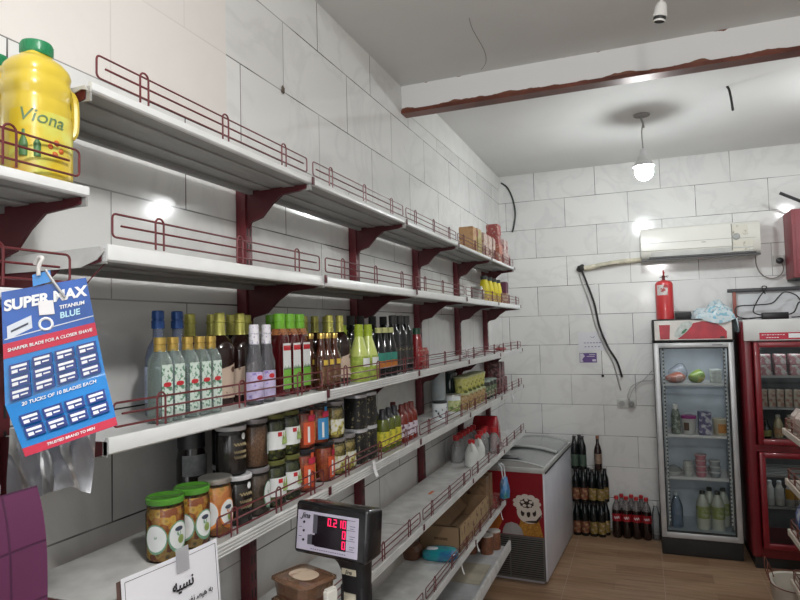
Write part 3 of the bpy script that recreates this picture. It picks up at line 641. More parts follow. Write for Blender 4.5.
# far part of the fourth shelf
def can(name, cat, m, R, h, lid=tin_metal, label_m=None, power=2.):
    def mk(label, group):
        t = thing(name, label, cat, group=group)
        b = MB(); b.loft([(0, R*.97), (.004, R), (h-.012, R), (h-.009, R*.97)], 22, power); b.build('body', m, t)
        b = MB(); b.loft([(h-.009, R*1.02), (h-.002, R*1.02), (h, R*.95)], 22, power); b.build('lid', lid, t)
        if label_m: b = MB(); b.patch(R+.0008, -2., 1.4, h*.15, h*.7, 10, power=power); b.build('label', label_m, t)
        return t
    return mk
wt = mat('white_tin', (.66, .70, .72), .4)
row(can('white_tin', 'tin', wt, .037, .095, mat('black_lid', (.02,)*3), speck('black_mark_label', [(.66, .7, .72), (.6, .65, .67), (.05, .06, .06)], 40, .5, 'NOISE', (0, .56, .62), 0)), [(.205, 2.985, z4, 0)], ['round white tin with black mark, first on the far fourth shelf'], None)
row(can('pale_canister', 'tin', mat('pale_blue_grey', (.48, .54, .56), .4), .04, .225), [(.10, 3.30, z4, 0)], ['tall pale blue canister behind the round white tin'], None)
row(can('green_glass_jar', 'jar', mat('dark_green_glass', (.03, .05, .045), .12, coat=.4), .042, .205, blk_lid), [(.10, 3.52, z4, 0)], ['tall dark glass jar behind the green labelled tin'], None)
gy = speck('green_yellow_label', [(.6, .64, .6), (.52, .56, .25), (.12, .22, .05)], 45, .5, 'NOISE', (0, .45, .6), .1)
row(can('green_labelled_tin', 'tin', wt, .040, .105, tin_metal, gy), [(.205, 3.225, z4, 0)], ['white tin with green yellow label right of the round white tin'], None)
yc = speck('yellow_white_cup', [(.62, .63, .54), (.50, .49, .12), (.08, .10, .03)], 45, .5, 'NOISE', (0, .5, .64), .1)
orl = speck('white_orange_cup', [(.58, .58, .5), (.42, .26, .1), (.10, .13, .05)], 55, .5, 'NOISE', (0, .55, .66), .1)
def cup(m):
    def mk(label, group):
        t = thing('food_cup', label, 'cup', group=group)
        b = MB(); b.loft([(0, .034), (.082, .043)], 22); b.build('cup', m, t)
        b = MB(); b.loft([(.082, .0445), (.090, .0455), (.093, .040)], 22); b.build('lid', mat('lime_white_lid', (.42, .44, .26), .4), t)
        return t
    return mk
cups = [(.205, 3.40+.098*i, z4, 0) for i in range(5)]
row(cup(orl), cups, ['white orange food cup in the lower row, %s from the near side' % ORD[i] for i in range(5)], 'lower row of food cups')
row(cup(yc), [(x, y, z+.0932, 0) for x, y, z, r in cups], ['yellow white food cup in the upper row, %s from the near side' % ORD[i] for i in range(5)], 'upper row of food cups')
row(can('dark_preserve_jar', 'jar', mat('dark_preserve', (.02, .025, .018), .15, coat=.4), .042, .118, mat('grey_green_lid', (.3, .36, .32), .4), speck('olive_small_label', [(.08, .12, .06), (.2, .24, .15), (.4, .4, .3)], 60, .5)), [(.205, 3.925, z4, 0), (.205, 4.02, z4, 0), (.205, 4.115, z4, 0)], ['dark preserve jar right of the food cups', 'dark preserve jar in the middle of three', 'dark preserve jar beside the carton packs'], 'dark preserve jars')
def carton(name, cat, m, sx, sy, h, top=None):
    def mk(label, group):
        t = thing(name, label, cat, group=group)
        b = MB(); b.box(-sx/2, sx/2, -sy/2, sy/2, 0, h-.004, .002, seg=1); b.build('box', m, t)
        b = MB(); b.box(-sx/2+.002, sx/2-.002, -sy/2+.002, sy/2-.002, h-.004, h, .001, seg=1); b.box(-.002, sx/2+.0005, -sy/2-.0008, -sy/2+.004, h*.7, h*.92, mi=0); b.build('flap', top or m, t)
        return t
    return mk
wr = speck('white_red_carton', [(.42, .42, .40), (.16, .04, .045), (.02, .02, .02)], 55, .5, 'NOISE', (0, .52, .62), .1)
row(carton('carton_pack', 'carton', wr, .08, .085, .105), [(.205, 4.235, z4, .1), (.205, 4.335, z4, 0), (.205, 4.43, z4, -.1), (.2, 4.28, z4+.106, .05), (.2, 4.385, z4+.106, 0)], ['patterned carton pack, lowest left beside dark jars', 'patterned carton pack, lower middle', 'patterned carton pack, lower right end', 'patterned carton pack, upper left of the pile', 'patterned carton pack, upper right of the pile'], 'patterned carton packs')

# ---- top shelf far boxes
z1 = Z[1]-.0053; z2 = Z[2]-.0053; z5 = Z[5]-.0053; z6 = Z[6]-.0053
row(carton('tea_box', 'box', speck('orange_brown_box', [(.42, .22, .09), (.5, .3, .14), (.3, .14, .05)], 20, .5, 'NOISE', (0, .5, .7), 0), .09, .085, .165), [(.19, 3.70, z1, 0)], ['orange brown box, nearest box on the top shelf'], None)
row(carton('tea_box', 'box', speck('yellow_olive_box', [(.4, .33, .10), (.34, .27, .08), (.5, .42, .25)], 20, .5, 'NOISE', (0, .5, .7), 0), .09, .1, .17, mat('pink_lid_print', (.5, .2, .2), .5)), [(.19, 3.825, z1, 0)], ['yellow olive box beside the orange brown box on the top shelf'], None)
wp = speck('white_pink_pack', [(.62, .58, .54), (.5, .36, .3), (.3, .14, .1)], 40, .45, 'NOISE', (0, .5, .64), .2)
row(carton('white_snack_box', 'box', wp, .095, .11, .16), [(.195, 3.96, z1, 0), (.195, 4.085, z1, 0), (.195, 4.21, z1, .1)], ['white printed snack box next to the yellow box, top shelf', 'white printed snack box, middle one on the top shelf', 'white printed snack box, right one before the red tower'], 'white snack boxes on the top shelf')
rp = speck('red_tea_pack', [(.36, .07, .06), (.30, .05, .05), (.5, .35, .28)], 40, .45, 'NOISE', (0, .55, .68), .2)
row(carton('tan_tea_box', 'box', speck('tan_red_pack', [(.48, .22, .12), (.4, .12, .08), (.62, .5, .4)], 35, .45, 'NOISE', (0, .5, .66), .2), .1, .11, .14), [(.19, 4.44, z1, 0)], ['tan red box at the bottom of the red tower on the top shelf'], None)
row(carton('red_tea_box', 'box', rp, .085, .1, .075), [(.19, 4.44, z1+.14, .05), (.19, 4.44, z1+.215, -.04)], ['red box in the tower on the top shelf, lower of two', 'red box topping the tower on the top shelf'], 'red boxes in the tower')
pk = speck('pink_pack', [(.5, .26, .3), (.58, .45, .42), (.3, .1, .1)], 40, .4, 'NOISE', (0, .5, .66), .3)
row(carton('pink_packet', 'packet', pk, .1, .08, .10), [(.195, 4.56, z1, .1), (.195, 4.65, z1, -.05), (.195, 4.745, z1, .1), (.19, 4.60, z1+.1, 0), (.19, 4.70, z1+.1, .15)], ['pink packet at the foot of the red tower', 'pink packet, lower middle of the pile', 'pink packet at the far end of the top shelf', 'pink packet stacked beside the red tower', 'pink packet stacked near the far end'], 'pink packets on the top shelf')
# ---- yellow bottles on the second shelf
def mk_yellow(label, group):
    t = thing('yellow_drink_bottle', label, 'bottle', group=group); R = .034
    b = MB(); b.loft([(0, R*.94), (.004, R), (.09, R), (.13, R*.86), (.155, R*.66), (.162, R*.62)], 20); b.build('body', mat('bright_yellow_plastic', (.62, .52, .01), .3, coat=.3), t)
    b = MB(); b.loft([(.160, R*.7), (.182, R*.7), (.185, R*.6)], 18); b.build('cap', mat('dark_cap', (.03, .04, .035), .4), t)
    b = MB(); b.patch(R+.0008, -1.8, 1.2, .012, .065, 10); lb_ = b.build('label', speck('yellow_brown_label', [(.55, .45, .1), (.5, .35, .12), (.2, .08, .03)], 60, .5, 'NOISE', (0, .5, .64), 0), t)
    return t
row(mk_yellow, [(.20, 4.05, z2, 0), (.20, 4.19, z2, 0), (.20, 4.33, z2, 0), (.20, 4.46, z2, 0)], ['yellow bottle with dark cap on the second shelf, %s from the near side' % s for s in ('first', 'second', 'third', 'fourth')], 'yellow bottles on the second shelf')
b = MB(); b.loft([(0, .04, .03), (.07, .042, .032), (.1, .03, .012), (.105, .034, .004)], 18, 3); tag(b.build('grey_pouch', mat('grey_foil', (.4, .4, .38), .35, .3), loc=(.2, 3.86, z2)), 'small grey pouch left of the yellow bottles', 'pouch')
row(carton('tan_snack_box', 'box', wp, .08, .06, .09), [(.245, 4.28, z2, .1), (.245, 4.36, z2, -.1), (.245, 4.44, z2, 0)][:0] or [(.22, 4.56, z2, .1)], ['tan printed box right of the yellow bottles'], None)
row(carton('purple_box', 'box', mat('plum_box', (.12, .03, .06), .5), .10, .09, .185), [(.17, 4.72, z2, 0)], ['plum coloured box at the far end of the second shelf'], None)

# ---- fifth shelf far end: jugs with red lids, red bag
def mk_jug(label, group):
    t = thing('white_jug', label, 'jug', group=group)
    b = MB(); b.loft([(0, .036), (.004, .040), (.075, .040), (.10, .03), (.125, .019), (.135, .0165)], 22); b.build('body', mat('milky_plastic', (.6, .62, .6), .35), t)
    b = MB(); b.loft([(.132, .02), (.152, .02), (.154, .016)], 18); b.build('cap', red_pl, t)
    b = MB(); b.tube(bez([(0, -.03, .09), (.0, -.052, .115), (0, -.045, .138), (0, -.016, .13)], 4), .0055, 8); b.build('handle', mat('milky_plastic', (.6, .62, .6)), t)
    return t
row(mk_jug, [(.215, 3.54, z5, .3), (.215, 3.70, z5, .3)], ['white jug with red cap and loop handle, left of two', 'white jug with red cap and loop handle, right of two'], 'white jugs on the fifth shelf')
def mk_clearred(label, group):
    t = thing('clear_bottle', label, 'bottle', group=group)
    b = MB(); b.loft([(0, .033), (.004, .036), (.085, .036), (.11, .026), (.126, .015), (.136, .014)], 20); b.build('body', glass('hazy_clear_plastic', (.92, .93, .93), .6, (.5, .5, .5)), t)
    b = MB(); b.loft([(.132, .020), (.160, .020), (.162, .016)], 16); b.build('cap', red_pl, t)
    return t
sp5 = [(.10, 3.62, 0), (.10, 3.70, 0), (.10, 3.78, 0), (.10, 3.86, 0), (.10, 3.94, 0), (.10, 4.02, 0), (.195, 3.825, 0), (.195, 3.91, 0), (.185, 3.995, 0), (.255, 3.95, 0)]
row(mk_clearred, [(x, y, z5, 0) for x, y, r in sp5], ['clear bottle with red cap behind the white jugs, %s from the near side' % ORD[i] for i in range(6)]+['clear bottle with red cap right of the white jugs, nearer one', 'clear bottle with red cap right of the white jugs, middle one', 'clear bottle with red cap close against the red bag', 'clear bottle with red cap at the shelf edge before the red bag'], 'clear red capped bottles')
b = MB(); b.loft([(0, .092, .085), (.01, .096, .09), (.12, .092, .08), (.175, .085, .045), (.20, .08, .018), (.205, .076, .012)], 28, 4)
tag(b.build('red_bag', mat('glossy_red_bag', (.30, .012, .02), .22, noise=.25, scale=9, coat=.5), loc=(.155, 4.16, z5)), 'large glossy red bag standing behind the white jugs', 'bag')
b = MB(); b.box(-.008, .008, -.03, .03, 0, .002, .0008, seg=1); tag(b.build('orange_slip', mat('orange_paper', (.6, .16, .06), .6), loc=(.17, 2.92, z5+.001)), 'small orange paper slip lying on the empty fifth shelf', 'paper')

# ---- sixth shelf: cardboard box, teal pack, hanging bag
t = thing('cardboard_box', 'open brown cardboard box with printed long side on the sixth shelf', 'box', (.06, 3.035, z6))
L, W, H = .62, .215, .125
b = MB(); b.box(0, W, 0, L, 0, .004); b.box(0, W, 0, .004, 0, H); b.box(0, W, L-.004, L, 0, H); b.box(0, .004, 0, L, 0, H); b.box(W-.004, W, 0, L, 0, H); b.build('box_walls', cardboard, t)
b = MB(); b.prism([(0, H), (W, H), (W-.02, H-.002), (.02, H-.002)], 'y', 0, .004); b.sheet(lambda u, v: (.004+.09*v, .02+u*.58, H-.045*v*v-.02*v), 4, 3); b.sheet(lambda u, v: (.01+u*.19, .008+.13*v, H-.06*v), 3, 3); b.build('flap', mat('dark_cardboard', (.22, .13, .07), .85), t)
b = MB(); b.box(W, W+.0012, .006, L-.006, .004, H-.004); b.build('printed_side', speck('printed_kraft_side', [(.42, .32, .18), (.36, .26, .14), (.14, .06, .05)], 28, .7, 'NOISE', (0, .55, .63), 0), t)
b = MB(); b.box(.08, .15, -.001, .0002, .055, .067); b.build('stamp', mat('brown_stamp', (.13, .07, .035), .8, noise=.5, scale=90), t)
b = MB()
b.loft([(0, .078, .058), (.012, .088, .070), (.032, .086, .068), (.045, .07, .05), (.05, .03, .02)], 28, 3.2)
tp = b.build('tissue_pack', speck('teal_printed_film', [(.01, .20, .24), (.015, .27, .32), (.03, .10, .30)], 12, .2, 'NOISE', (0, .5, .66), .5), loc=(.20, 2.945, z6)); tp.rotation_euler = (0, 0, .12)
tag(tp, 'teal plastic wrapped tissue pack before the cardboard box', 'tissue pack')
b = MB(); b.patch(.0, 0, 1, 0, 0, 1) if False else b.loft([(.046, .03, .018), (.0525, .026, .014), (.054, .02, .01)], 18, 3, c=(-.035, -.015, 0)); b.build('white_print', mat('white_film', (.65, .7, .74), .25), tp)
b = MB(); b.loft([(0, .04, .055), (.04, .045, .06), (.06, .03, .045)], 20, 3); tag(b.build('brown_packet', mat('brown_packet', (.13, .06, .035), .5, noise=.3), loc=(.066, 2.92, z6)), 'small brown packet behind the teal tissue pack', 'packet')
bx = speck('tan_tall_pack', [(.30, .2, .1), (.22, .13, .07), (.12, .07, .04)], 30, .5, 'NOISE', (0, .5, .65), .1)
row(carton('tall_kraft_pack', 'packet', bx, .11, .075, .225), [(.09, 3.70, z6, 0), (.21, 3.70, z6, 0), (.09, 3.79, z6, 0), (.21, 3.79, z6, 0), (.15, 3.88, z6, 0)], ['tall tan pack against the wall behind the cardboard box', 'tall tan pack at the shelf edge behind the cardboard box', 'tall tan pack against the wall, second row', 'tall tan pack at the shelf edge, second row', 'tall tan pack, last one near the freezer'], 'tall tan packs')
row(carton('red_small_packet', 'packet', rp, .05, .07, .06), [(.262, 3.86, z6, .1), (.262, 3.94, z6, 0)], ['small red packet at the edge of the sixth shelf, nearer one', 'small red packet at the edge of the sixth shelf, farther one'], 'small red packets')
t = thing('carrier_bag', 'blue and white carrier bag hung below the fifth shelf edge', 'bag', (.325, 3.90, .672))
b = MB()
def bagf(u, v):
    a = 2*PI*u; w = .052*(.35+.65*math.sin(min(1, v*1.15)*PI*.5+.25)); k = 1+.12*math.sin(5*a+9*v)
    return (w*.55*k*math.cos(a), w*k*math.sin(a), .125*(1-v))
b.sheet(bagf, 20, 8); b.build('pouch', speck('blue_white_bag', [(.55, .6, .62), (.05, .22, .5), (.05, .25, .2)], 14, .35, 'NOISE', (0, .5, .68), .3), t)
for s in (-1, 1):
    b = MB(); b.tube(bez([(0, s*.018, .10), (-.004, s*.034, .14), (-.012, s*.03, .19), (-.03, s*.012, .205)], 4), .0042, 6); b.build('handle', mat('white_film', (.65, .7, .74)), t)
# brown cans on the base deck
row(can('brown_can', 'can', mat('brown_can_paint', (.22, .09, .05), .4, noise=.3, scale=40), .04, .115, mat('pale_can_top', (.6, .58, .54), .4)), [(.21, 3.86, .3288, 0), (.235, 3.955, .3288, 0), (.11, 3.84, .3288, 0), (.13, 3.945, .3288, 0)], ['brown can with pale top on the base deck, front nearer one', 'brown can with pale top on the base deck, front farther one', 'brown can with pale top on the base deck, back nearer one', 'brown can with pale top on the base deck, back farther one'], 'brown cans on the base deck')
b = MB(); b.box(-.09, .09, -.15, .15, 0, .002, .0005, seg=1); tag(b.build('flattened_carton', mat('pale_card_sheet', (.4, .36, .28), .8, noise=.25), loc=(.19, 3.52, .329)), 'flattened pale carton lying on the base deck', 'cardboard')
# price tags
tagm = paper
def price_tag(x, y, z, label, w=.016, h=.045, rz=0.):
    t = thing('price_tag', label, 'price tag', (x, y, z), rz, 'paper price tags on shelf edges')
    b = MB(); b.sheet(lambda u, v: (.003+.012*v*v, -w/2+w*u, -h*v), 2, 5); b.build('card', tagm, t)
    b = MB(); b.box(-.001, .004, -.004, .004, -.002, .004, .0008, seg=1); b.build('clip', white_pl, t)
price_tag(.302, 1.93, Z[4]+.012, 'white paper tag hanging on the fence before olive jars', .022, .05)
price_tag(.305, 4.33, Z[4]-.005, 'white paper tag hanging below the carton packs')
price_tag(.309, 2.93, Z[6]-.02, 'white paper tag on the sixth shelf edge, nearest of three')
price_tag(.309, 3.23, Z[6]-.015, 'white paper tag on the sixth shelf edge, middle of three')
price_tag(.309, 3.83, Z[6]-.015, 'white paper tag on the sixth shelf edge, farthest of three', h=.055)

# ------------------------------------------------------------------ near left: oil bottles, blade card, bag, cloth, notice
def mk_oil(label, group):
    t = thing('cooking_oil_bottle', label, 'bottle', group=group); rx, ry = .0465, .052
    prof = [(0, .92), (.006, 1), (.035, .97), (.042, .99), (.10, .99), (.108, .96), (.125, .98), (.130, .94), (.14, .94), (.145, .985), (.160, .985), (.164, .94), (.172, .94), (.177, .97), (.188, .9), (.198, .72), (.206, .46), (.212, .42)]
    prof = [(z_*1.10, k) for z_, k in prof]; b = MB(); b.loft([(z, rx*k, ry*k) for z, k in prof], 32, 3.0); b.build('body', mat('yellow_oil_plastic', (.60, .45, .045), .28, noise=.1, scale=12, coat=.3), t)
    b = MB(); b.loft([(.229, .0235), (.233, .0255), (.247, .0255), (.251, .024), (.2515, .018)], 32)
    for i in range(24):
        a = 2*PI*i/24; b.box(.0252, .0262, -.0012, .0012, .233, .247, M=Matrix.Rotation(a, 4, 'Z'))
    b.build('cap', mat('bottle_green_cap', (.015, .20, .08), .35), t)
    b = MB(); b.sheet(lambda u, v: ((rx*.99+.0012)*(abs(math.cos(-1.5+2.7*u))**3+abs(math.sin(-1.5+2.7*u))**3)**(-1/3)*math.cos(-1.5+2.7*u), (ry*.99+.0012)*(abs(math.cos(-1.5+2.7*u))**3+abs(math.sin(-1.5+2.7*u))**3)**(-1/3)*math.sin(-1.5+2.7*u), .012+v*.108), 24, 1)
    lb_ = b.build('label', speck('sunflower_oil_label', [(.62, .50, .03), (.62, .44, .02), (.60, .60, .12), (.58, .24, .03)], 11, .35, 'NOISE', (0, .45, .58, .7), .3), t)
    b = MB(); b.tube(bez([(rx*.55, ry*.6, .175), (rx*.62, ry*.98, .165), (rx*.62, ry*1.02, .11), (rx*.55, ry*.9, .095)], 5), .007, 8); b.build('handle', mat('yellow_oil_plastic', (.66, .52, .06)), t)
    d = Vector((.82, -.57, 0)); r = Vector((.57, .82, 0))
    to_ = text_obj('Viona', .031, (1, 0, 0), (0, 0, 1), (0, 0, 0), mat('green_print_dark', (.12, .2, .10), .5, noise=0), t, 'lettering', shear=.25, ext=.0005)
    for v in to_.data.vertices:      # wrap the word round the bottle
        a = -.45+v.co.x/.052; ca, sa = math.cos(a), math.sin(a); k = (abs(ca)**3+abs(sa)**3)**(-1/3); o_ = .0022-v.co.y
        v.co = Vector(((rx*.99*k+o_)*ca, (ry*.99*k+o_)*sa, .107+v.co.z+.05*v.co.x*-1))
    b = MB()
    for s in (-1, 1): b.loft([(0, .007), (.022, .0075), (.032, .004), (.044, .0035)], 12, M=Matrix.Translation(d*.0495+r*(-.012+s*.009)+Vector((0, 0, .04))))
    b.build('bottle_print', mat('dark_green_print', (.06, .16, .05), .5), t); b = MB()
    for q_, z_ in ((.012, .062), (.024, .070), (.033, .058), (.021, .050)): b.ball((.0455*math.cos(-.45+q_/.052), .050*math.sin(-.45+q_/.052), z_), .0058)
    b.build('fruit_print', mat('orange_red_print', (.55, .12, .02), .5), t)
    return t
LZ = 2.004-.0053
row(mk_oil, [(.2005, .760, LZ, 0), (.088, .763, LZ, -.85)], ['large yellow cooking oil bottle with green cap at the shelf front', 'yellow cooking oil bottle with green cap standing behind the front one'], 'yellow oil bottles')
t = thing('grey_bottle', 'grey lilac bottle cut off by the left edge beside the oil', 'bottle', (.185, .640, LZ))
b = MB(); b.loft([(0, .04), (.005, .044), (.12, .044), (.16, .03), (.18, .018)], 24); b.build('body', glass('grey_lilac_plastic', (.8, .8, .88), .3, (.38, .37, .45)), t)
b = MB(); b.loft([(.178, .02), (.20, .02), (.202, .016)], 18); b.build('cap', mat('brown_cap', (.2, .09, .05), .4), t)

# blade card: hangs by a hook from the wire guard, faces the camera
Cc = [Vector(p) for p in ((.286, .636, 1.808), (.37, .71, 1.83), (.385, .732, 1.681), (.284, .644, 1.642), (.423, .719, 1.606), (.333, .639, 1.57))]
card_TL, card_TR, card_MR, card_ML, card_BR, card_BL = Cc
cr = (card_TR-card_TL).normalized(); cu_ = (card_TL-card_ML); cn = cr.cross(cu_).normalized(); cu_ = cn.cross(cr).normalized()
if cn.x < 0: cn = -cn
t = thing('razor_blade_card', 'blue display card of razor blades hung on the red wire guard', 'display card', tuple(card_TL))
base = Vector(t.location)
cn2 = (card_MR-card_ML).cross(card_ML-card_BL).normalized(); cn2 = -cn2 if cn2.x < 0 else cn2
def bil(a, b_, c, d, u, v): return (a*(1-u)+b_*u)*(1-v)+(d*(1-u)+c*u)*v
def cardpt(u, v, off=0.):     # v 0 top .. 1 bottom, folded at 0.66
    if v < .64: p = bil(card_TL, card_TR, card_MR, card_ML, u, v/.64)
    else: p = bil(card_ML, card_MR, card_BR, card_BL, u, (v-.64)/.36)
    return p+(cn if v < .64 else cn2)*off-base
blue_c = mat('bright_blue_card', (.012, .20, .55), .3, noise=.06, coat=.3)
b = MB(); b.sheet(lambda u, v: cardpt(u, v), 10, 25); b.build('card', blue_c, t)
b = MB(); b.sheet(lambda u, v: cardpt(u, .0+v*.30, .0006), 8, 6); b.build('header_band', mat('royal_blue_print', (.015, .09, .38), .3, noise=.25, scale=14, coat=.3), t)
b = MB(); b.sheet(lambda u, v: cardpt(u, .295+v*.085, .0010), 8, 3); b.build('red_band', mat('card_red_band', (.50, .025, .06), .35), t); b = MB(); b.sheet(lambda u, v: cardpt(u, .945+v*.055, .0010), 8, 2); b.build('red_band', mat('card_red_band', (.50, .025, .06), .35), t)
def card_text(s, u, v, size, m=white_ink, shear=.2, bold=.0003, nm='lettering'):
    p = cardpt(u, v, .0019); r = cardpt(min(1, u+.05), v, 0)-cardpt(max(0, u-.05), v, 0); up = cardpt(u, v-.02, 0)-cardpt(u, v+.02, 0)
    text_obj(s, size, r, up, p, m, t, nm, shear=shear, bold=bold)
card_text('SUPER MAX', .49, .085, .0212, bold=.0009)
card_text('TITANIUM', .78, .155, .0075, bold=.0002)
card_text('BLUE', .74, .205, .0125, mat('cyan_white_ink', (.45, .72, .85), .5, noise=0))
card_text('SHARPER BLADE FOR A CLOSER SHAVE', .5, .337, .0066, bold=.0001)
card_text('20 TUCKS OF 10 BLADES EACH', .52, .672, .0075, bold=.0001)
card_text('TRUSTED BRAND TO MEN', .5, .972, .0055, bold=.0001)
def blade_pack(u, v, w, h):
    p = [cardpt(u, v, 0), cardpt(u+w, v, 0), cardpt(u+w, v+h, 0), cardpt(u, v+h, 0)]; n = cn*.005
    b = MB(); vs = [b.bm.verts.new(q) for q in p]+[b.bm.verts.new(q+n) for q in p]
    for ix in ((4, 5, 6, 7), (0, 1, 5, 4), (1, 2, 6, 5), (2, 3, 7, 6), (3, 0, 4, 7), (3, 2, 1, 0)): b.bm.faces.new([vs[i] for i in ix])
    pk_ = b.build('blade_pack', mat('navy_blade_pack', (.02, .045, .22), .3, noise=.3, scale=90, coat=.3), t)
    b = MB(); q = lambda a, c: bil(p[0], p[1], p[2], p[3], a, c)+n+cn*.0004
    b.sheet(lambda s, k: q(.1+.8*s, .16+.24*k), 3, 1); b.sheet(lambda s, k: q(.12+.3*s, .55+.3*k), 3, 1); b.sheet(lambda s, k: q(.5+.35*s, .6+.14*k), 3, 1); b.build('pack_print', white_ink, pk_)
for r_ in range(3):
    for c_ in range(4): blade_pack(.06+.235*c_, .41+.072*r_+(.012 if c_ < 1 else 0), .2, .062)
for r_ in range(2):
    for c_ in range(4): blade_pack(.09+.225*c_, .735+.085*r_, .19, .07)
# blade picture, white sticker
b = MB(); b.sheet(lambda u, v: cardpt(.05+.27*u, .20+.075*v-.035*u, .0015), 3, 2); b.sheet(lambda u, v: cardpt(.02+.98*u, .268+.006*v-.02*u, .0014), 6, 1); b.build('blade_print', mat('silver_print', (.6, .65, .72), .4), t)
b = MB(); b.sheet(lambda u, v: cardpt(.09+.19*u, .228+.012*v-.025*u, .0019), 3, 1); b.build('blade_slot', logo_d, t)
b = MB()
pc = cardpt(.47, .235, .0016); er = cr*.0085; eu = cu_*.0085
b.tube([pc+er*math.cos(2*PI*i/16)+eu*math.sin(2*PI*i/16) for i in range(16)], .002, 5, closed=True); b.build('seal_print', white_ink, t)
b = MB(); b.sheet(lambda u, v: cardpt(.41+.17*u, .09+.085*v+.012*u, .0034), 3, 3); b.build('white_sticker', paper, t)
b = MB(); b.sheet(lambda u, v: cardpt(.37+.22*u, -.07*(1-v)-.012*u, .002+.002*v), 3, 3); b.build('hang_tab', blue_c, t)
b = MB(); hk = cardpt(.45, -.06, .006)
b.tube(bez([hk, hk+cu_*.013+cr*.003, hk+cu_*.024+cr*.010, hk+cu_*.026-cn*.006+cr*.004, hk+cu_*.018-cn*.012-cr*.003], 5), .003, 8); b.build('hook', mat('white_hook', (.7, .68, .66), .4), t)
b = MB(); r0 = cardpt(.72, .10, .004); b.tube([r0, r0+cu_*.03-cr*.012, r0+cu_*.046-cr*.018-cn*.004], .0022, 6); b.build('wire_prong', chrome, t)
# translucent bag hanging behind the card
b = MB()
P4 = [Vector(p) for p in ((.213, .704, 1.597), (.343, .755, 1.593), (.345, .739, 1.498), (.225, .693, 1.492))]
def bagsheet(u, v):
    p = bil(P4[0], P4[1], P4[2], P4[3], u, v); n = Vector((.65, -.75, 0))
    return p+n*(.010*math.sin(9*u+3*v)+.006*math.sin(21*u-5*v))+Vector((0, 0, -.008*math.sin(7*u)*v))
b.sheet(bagsheet, 26, 14)
tag(b.build('thin_plastic_bag', glass('cloudy_film', (.75, .75, .8), .12, (.30, .31, .34), .3)), 'crumpled translucent plastic bag hanging below the blue card', 'bag')
# purple cloth
b = MB()
def cloth(u, v):
    y = .392+.207*u; z = 1.541-.55*v
    return (.425+.014*math.sin(6*v+4*u)*(.3+v)+(.03*(1-v)**8*-1), y+.012*math.sin(5*v+1.2)*u, z+.012*math.sin(8*u)*v)
b.sheet(cloth, 20, 30)
def quilt():
    m, nt, bs = nodes_of('purple_quilted_cloth')
    tc = nt.nodes.new('ShaderNodeTexCoord'); sp = nt.nodes.new('ShaderNodeSeparateXYZ'); nt.links.new(tc.outputs['Object'], sp.inputs[0])
    cb = nt.nodes.new('ShaderNodeCombineXYZ'); nt.links.new(sp.outputs['Y'], cb.inputs['X']); nt.links.new(sp.outputs['Z'], cb.inputs['Y'])
    br = nt.nodes.new('ShaderNodeTexBrick'); br.offset = 0; br.inputs['Scale'].default_value = 1; br.inputs['Brick Width'].default_value = .062; br.inputs['Row Height'].default_value = .07; br.inputs['Mortar Size'].default_value = .0022; br.inputs['Mortar Smooth'].default_value = .6
    br.inputs['Color1'].default_value = (.085, .013, .055, 1); br.inputs['Color2'].default_value = (.10, .017, .066, 1); br.inputs['Mortar'].default_value = (.05, .006, .035, 1)
    nt.links.new(cb.outputs[0], br.inputs['Vector']); nt.links.new(br.outputs['Color'], bs.inputs['Base Color']); bs.inputs['Roughness'].default_value = .75
    bp = nt.nodes.new('ShaderNodeBump'); bp.invert = True; bp.inputs['Strength'].default_value = .3; bp.inputs['Distance'].default_value = .004
    nt.links.new(br.outputs['Fac'], bp.inputs['Height']); nt.links.new(bp.outputs[0], bs.inputs['Normal'])
    return m
tag(b.build('purple_cloth', quilt()), 'purple quilted cloth hanging at the lower left corner', 'cloth')
t = thing('cloth_stand', 'narrow stand under the purple cloth at the left edge', 'stand', (.385, .47, 0))
b = MB(); b.box(-.03, .018, -.09, .09, 1.30, 1.50, .006); b.build('back_board', mat('dark_wood', (.06, .035, .02), .5), t)
b = MB(); b.box(-.03, .0, -.085, -.06, 0, 1.31); b.box(-.03, 0, .06, .085, 0, 1.31); b.build('leg', mat('dark_wood', (.06, .035, .02)), t)
row(carton('dark_carton', 'carton', mat('dark_carton_print', (.02, .015, .015), .5), .1, .14, .17), [(.19, .53, 1.5247, 0)], ['dark carton on the left edge shelf behind the purple cloth'], None)
# paper notice taped to the jar shelf's fence
t = thing('paper_notice', 'white paper notice with handwriting-style black script taped below the jars', 'sign', (.318, .826, 1.326))
o0 = Vector((0, 0, 0)); ry_ = Vector((0, .256, -.012)); dz = Vector((.02, 0, -.27))
b = MB(); b.sheet(lambda u, v: ry_*u+dz*v+Vector((.004*math.sin(PI*u), 0, 0)), 10, 6); b.build('sheet', mat('bright_paper', (.80, .80, .85), .75, noise=.02), t)
b = MB(); b.sheet(lambda u, v: ry_*u+dz*v+Vector((-.004, -.006, -.004)), 6, 4); b.build('backing_card', mat('brown_backing', (.12, .07, .06), .8), t)
b = MB()
for a_, c_ in (((.03, .03), (.97, .03)), ((.03, .03), (.03, .97)), ((.97, .03), (.97, .97))):
    b.tube([ry_*a_[0]+dz*a_[1]+Vector((.0046*math.sin(PI*a_[0])+.0006, 0, 0)), ry_*.5*(a_[0]+c_[0])+dz*.5*(a_[1]+c_[1])+Vector((.0046*math.sin(PI*.5*(a_[0]+c_[0]))+.0006, 0, 0)), ry_*c_[0]+dz*c_[1]+Vector((.0046*math.sin(PI*c_[0])+.0006, 0, 0))], .0005, 4)
b.build('ruled_border', ink, t)
b = MB(); b.sheet(lambda u, v: ry_*(.50+.14*u)+dz*(-.05+.17*v)+Vector((.0058, 0, 0)), 3, 3); b.build('tape', glass('clear_tape', (.95, .95, .97), .5, (.75, .75, .8)), t)
AR = lambda s: ''.join(chr(c) for c in s)
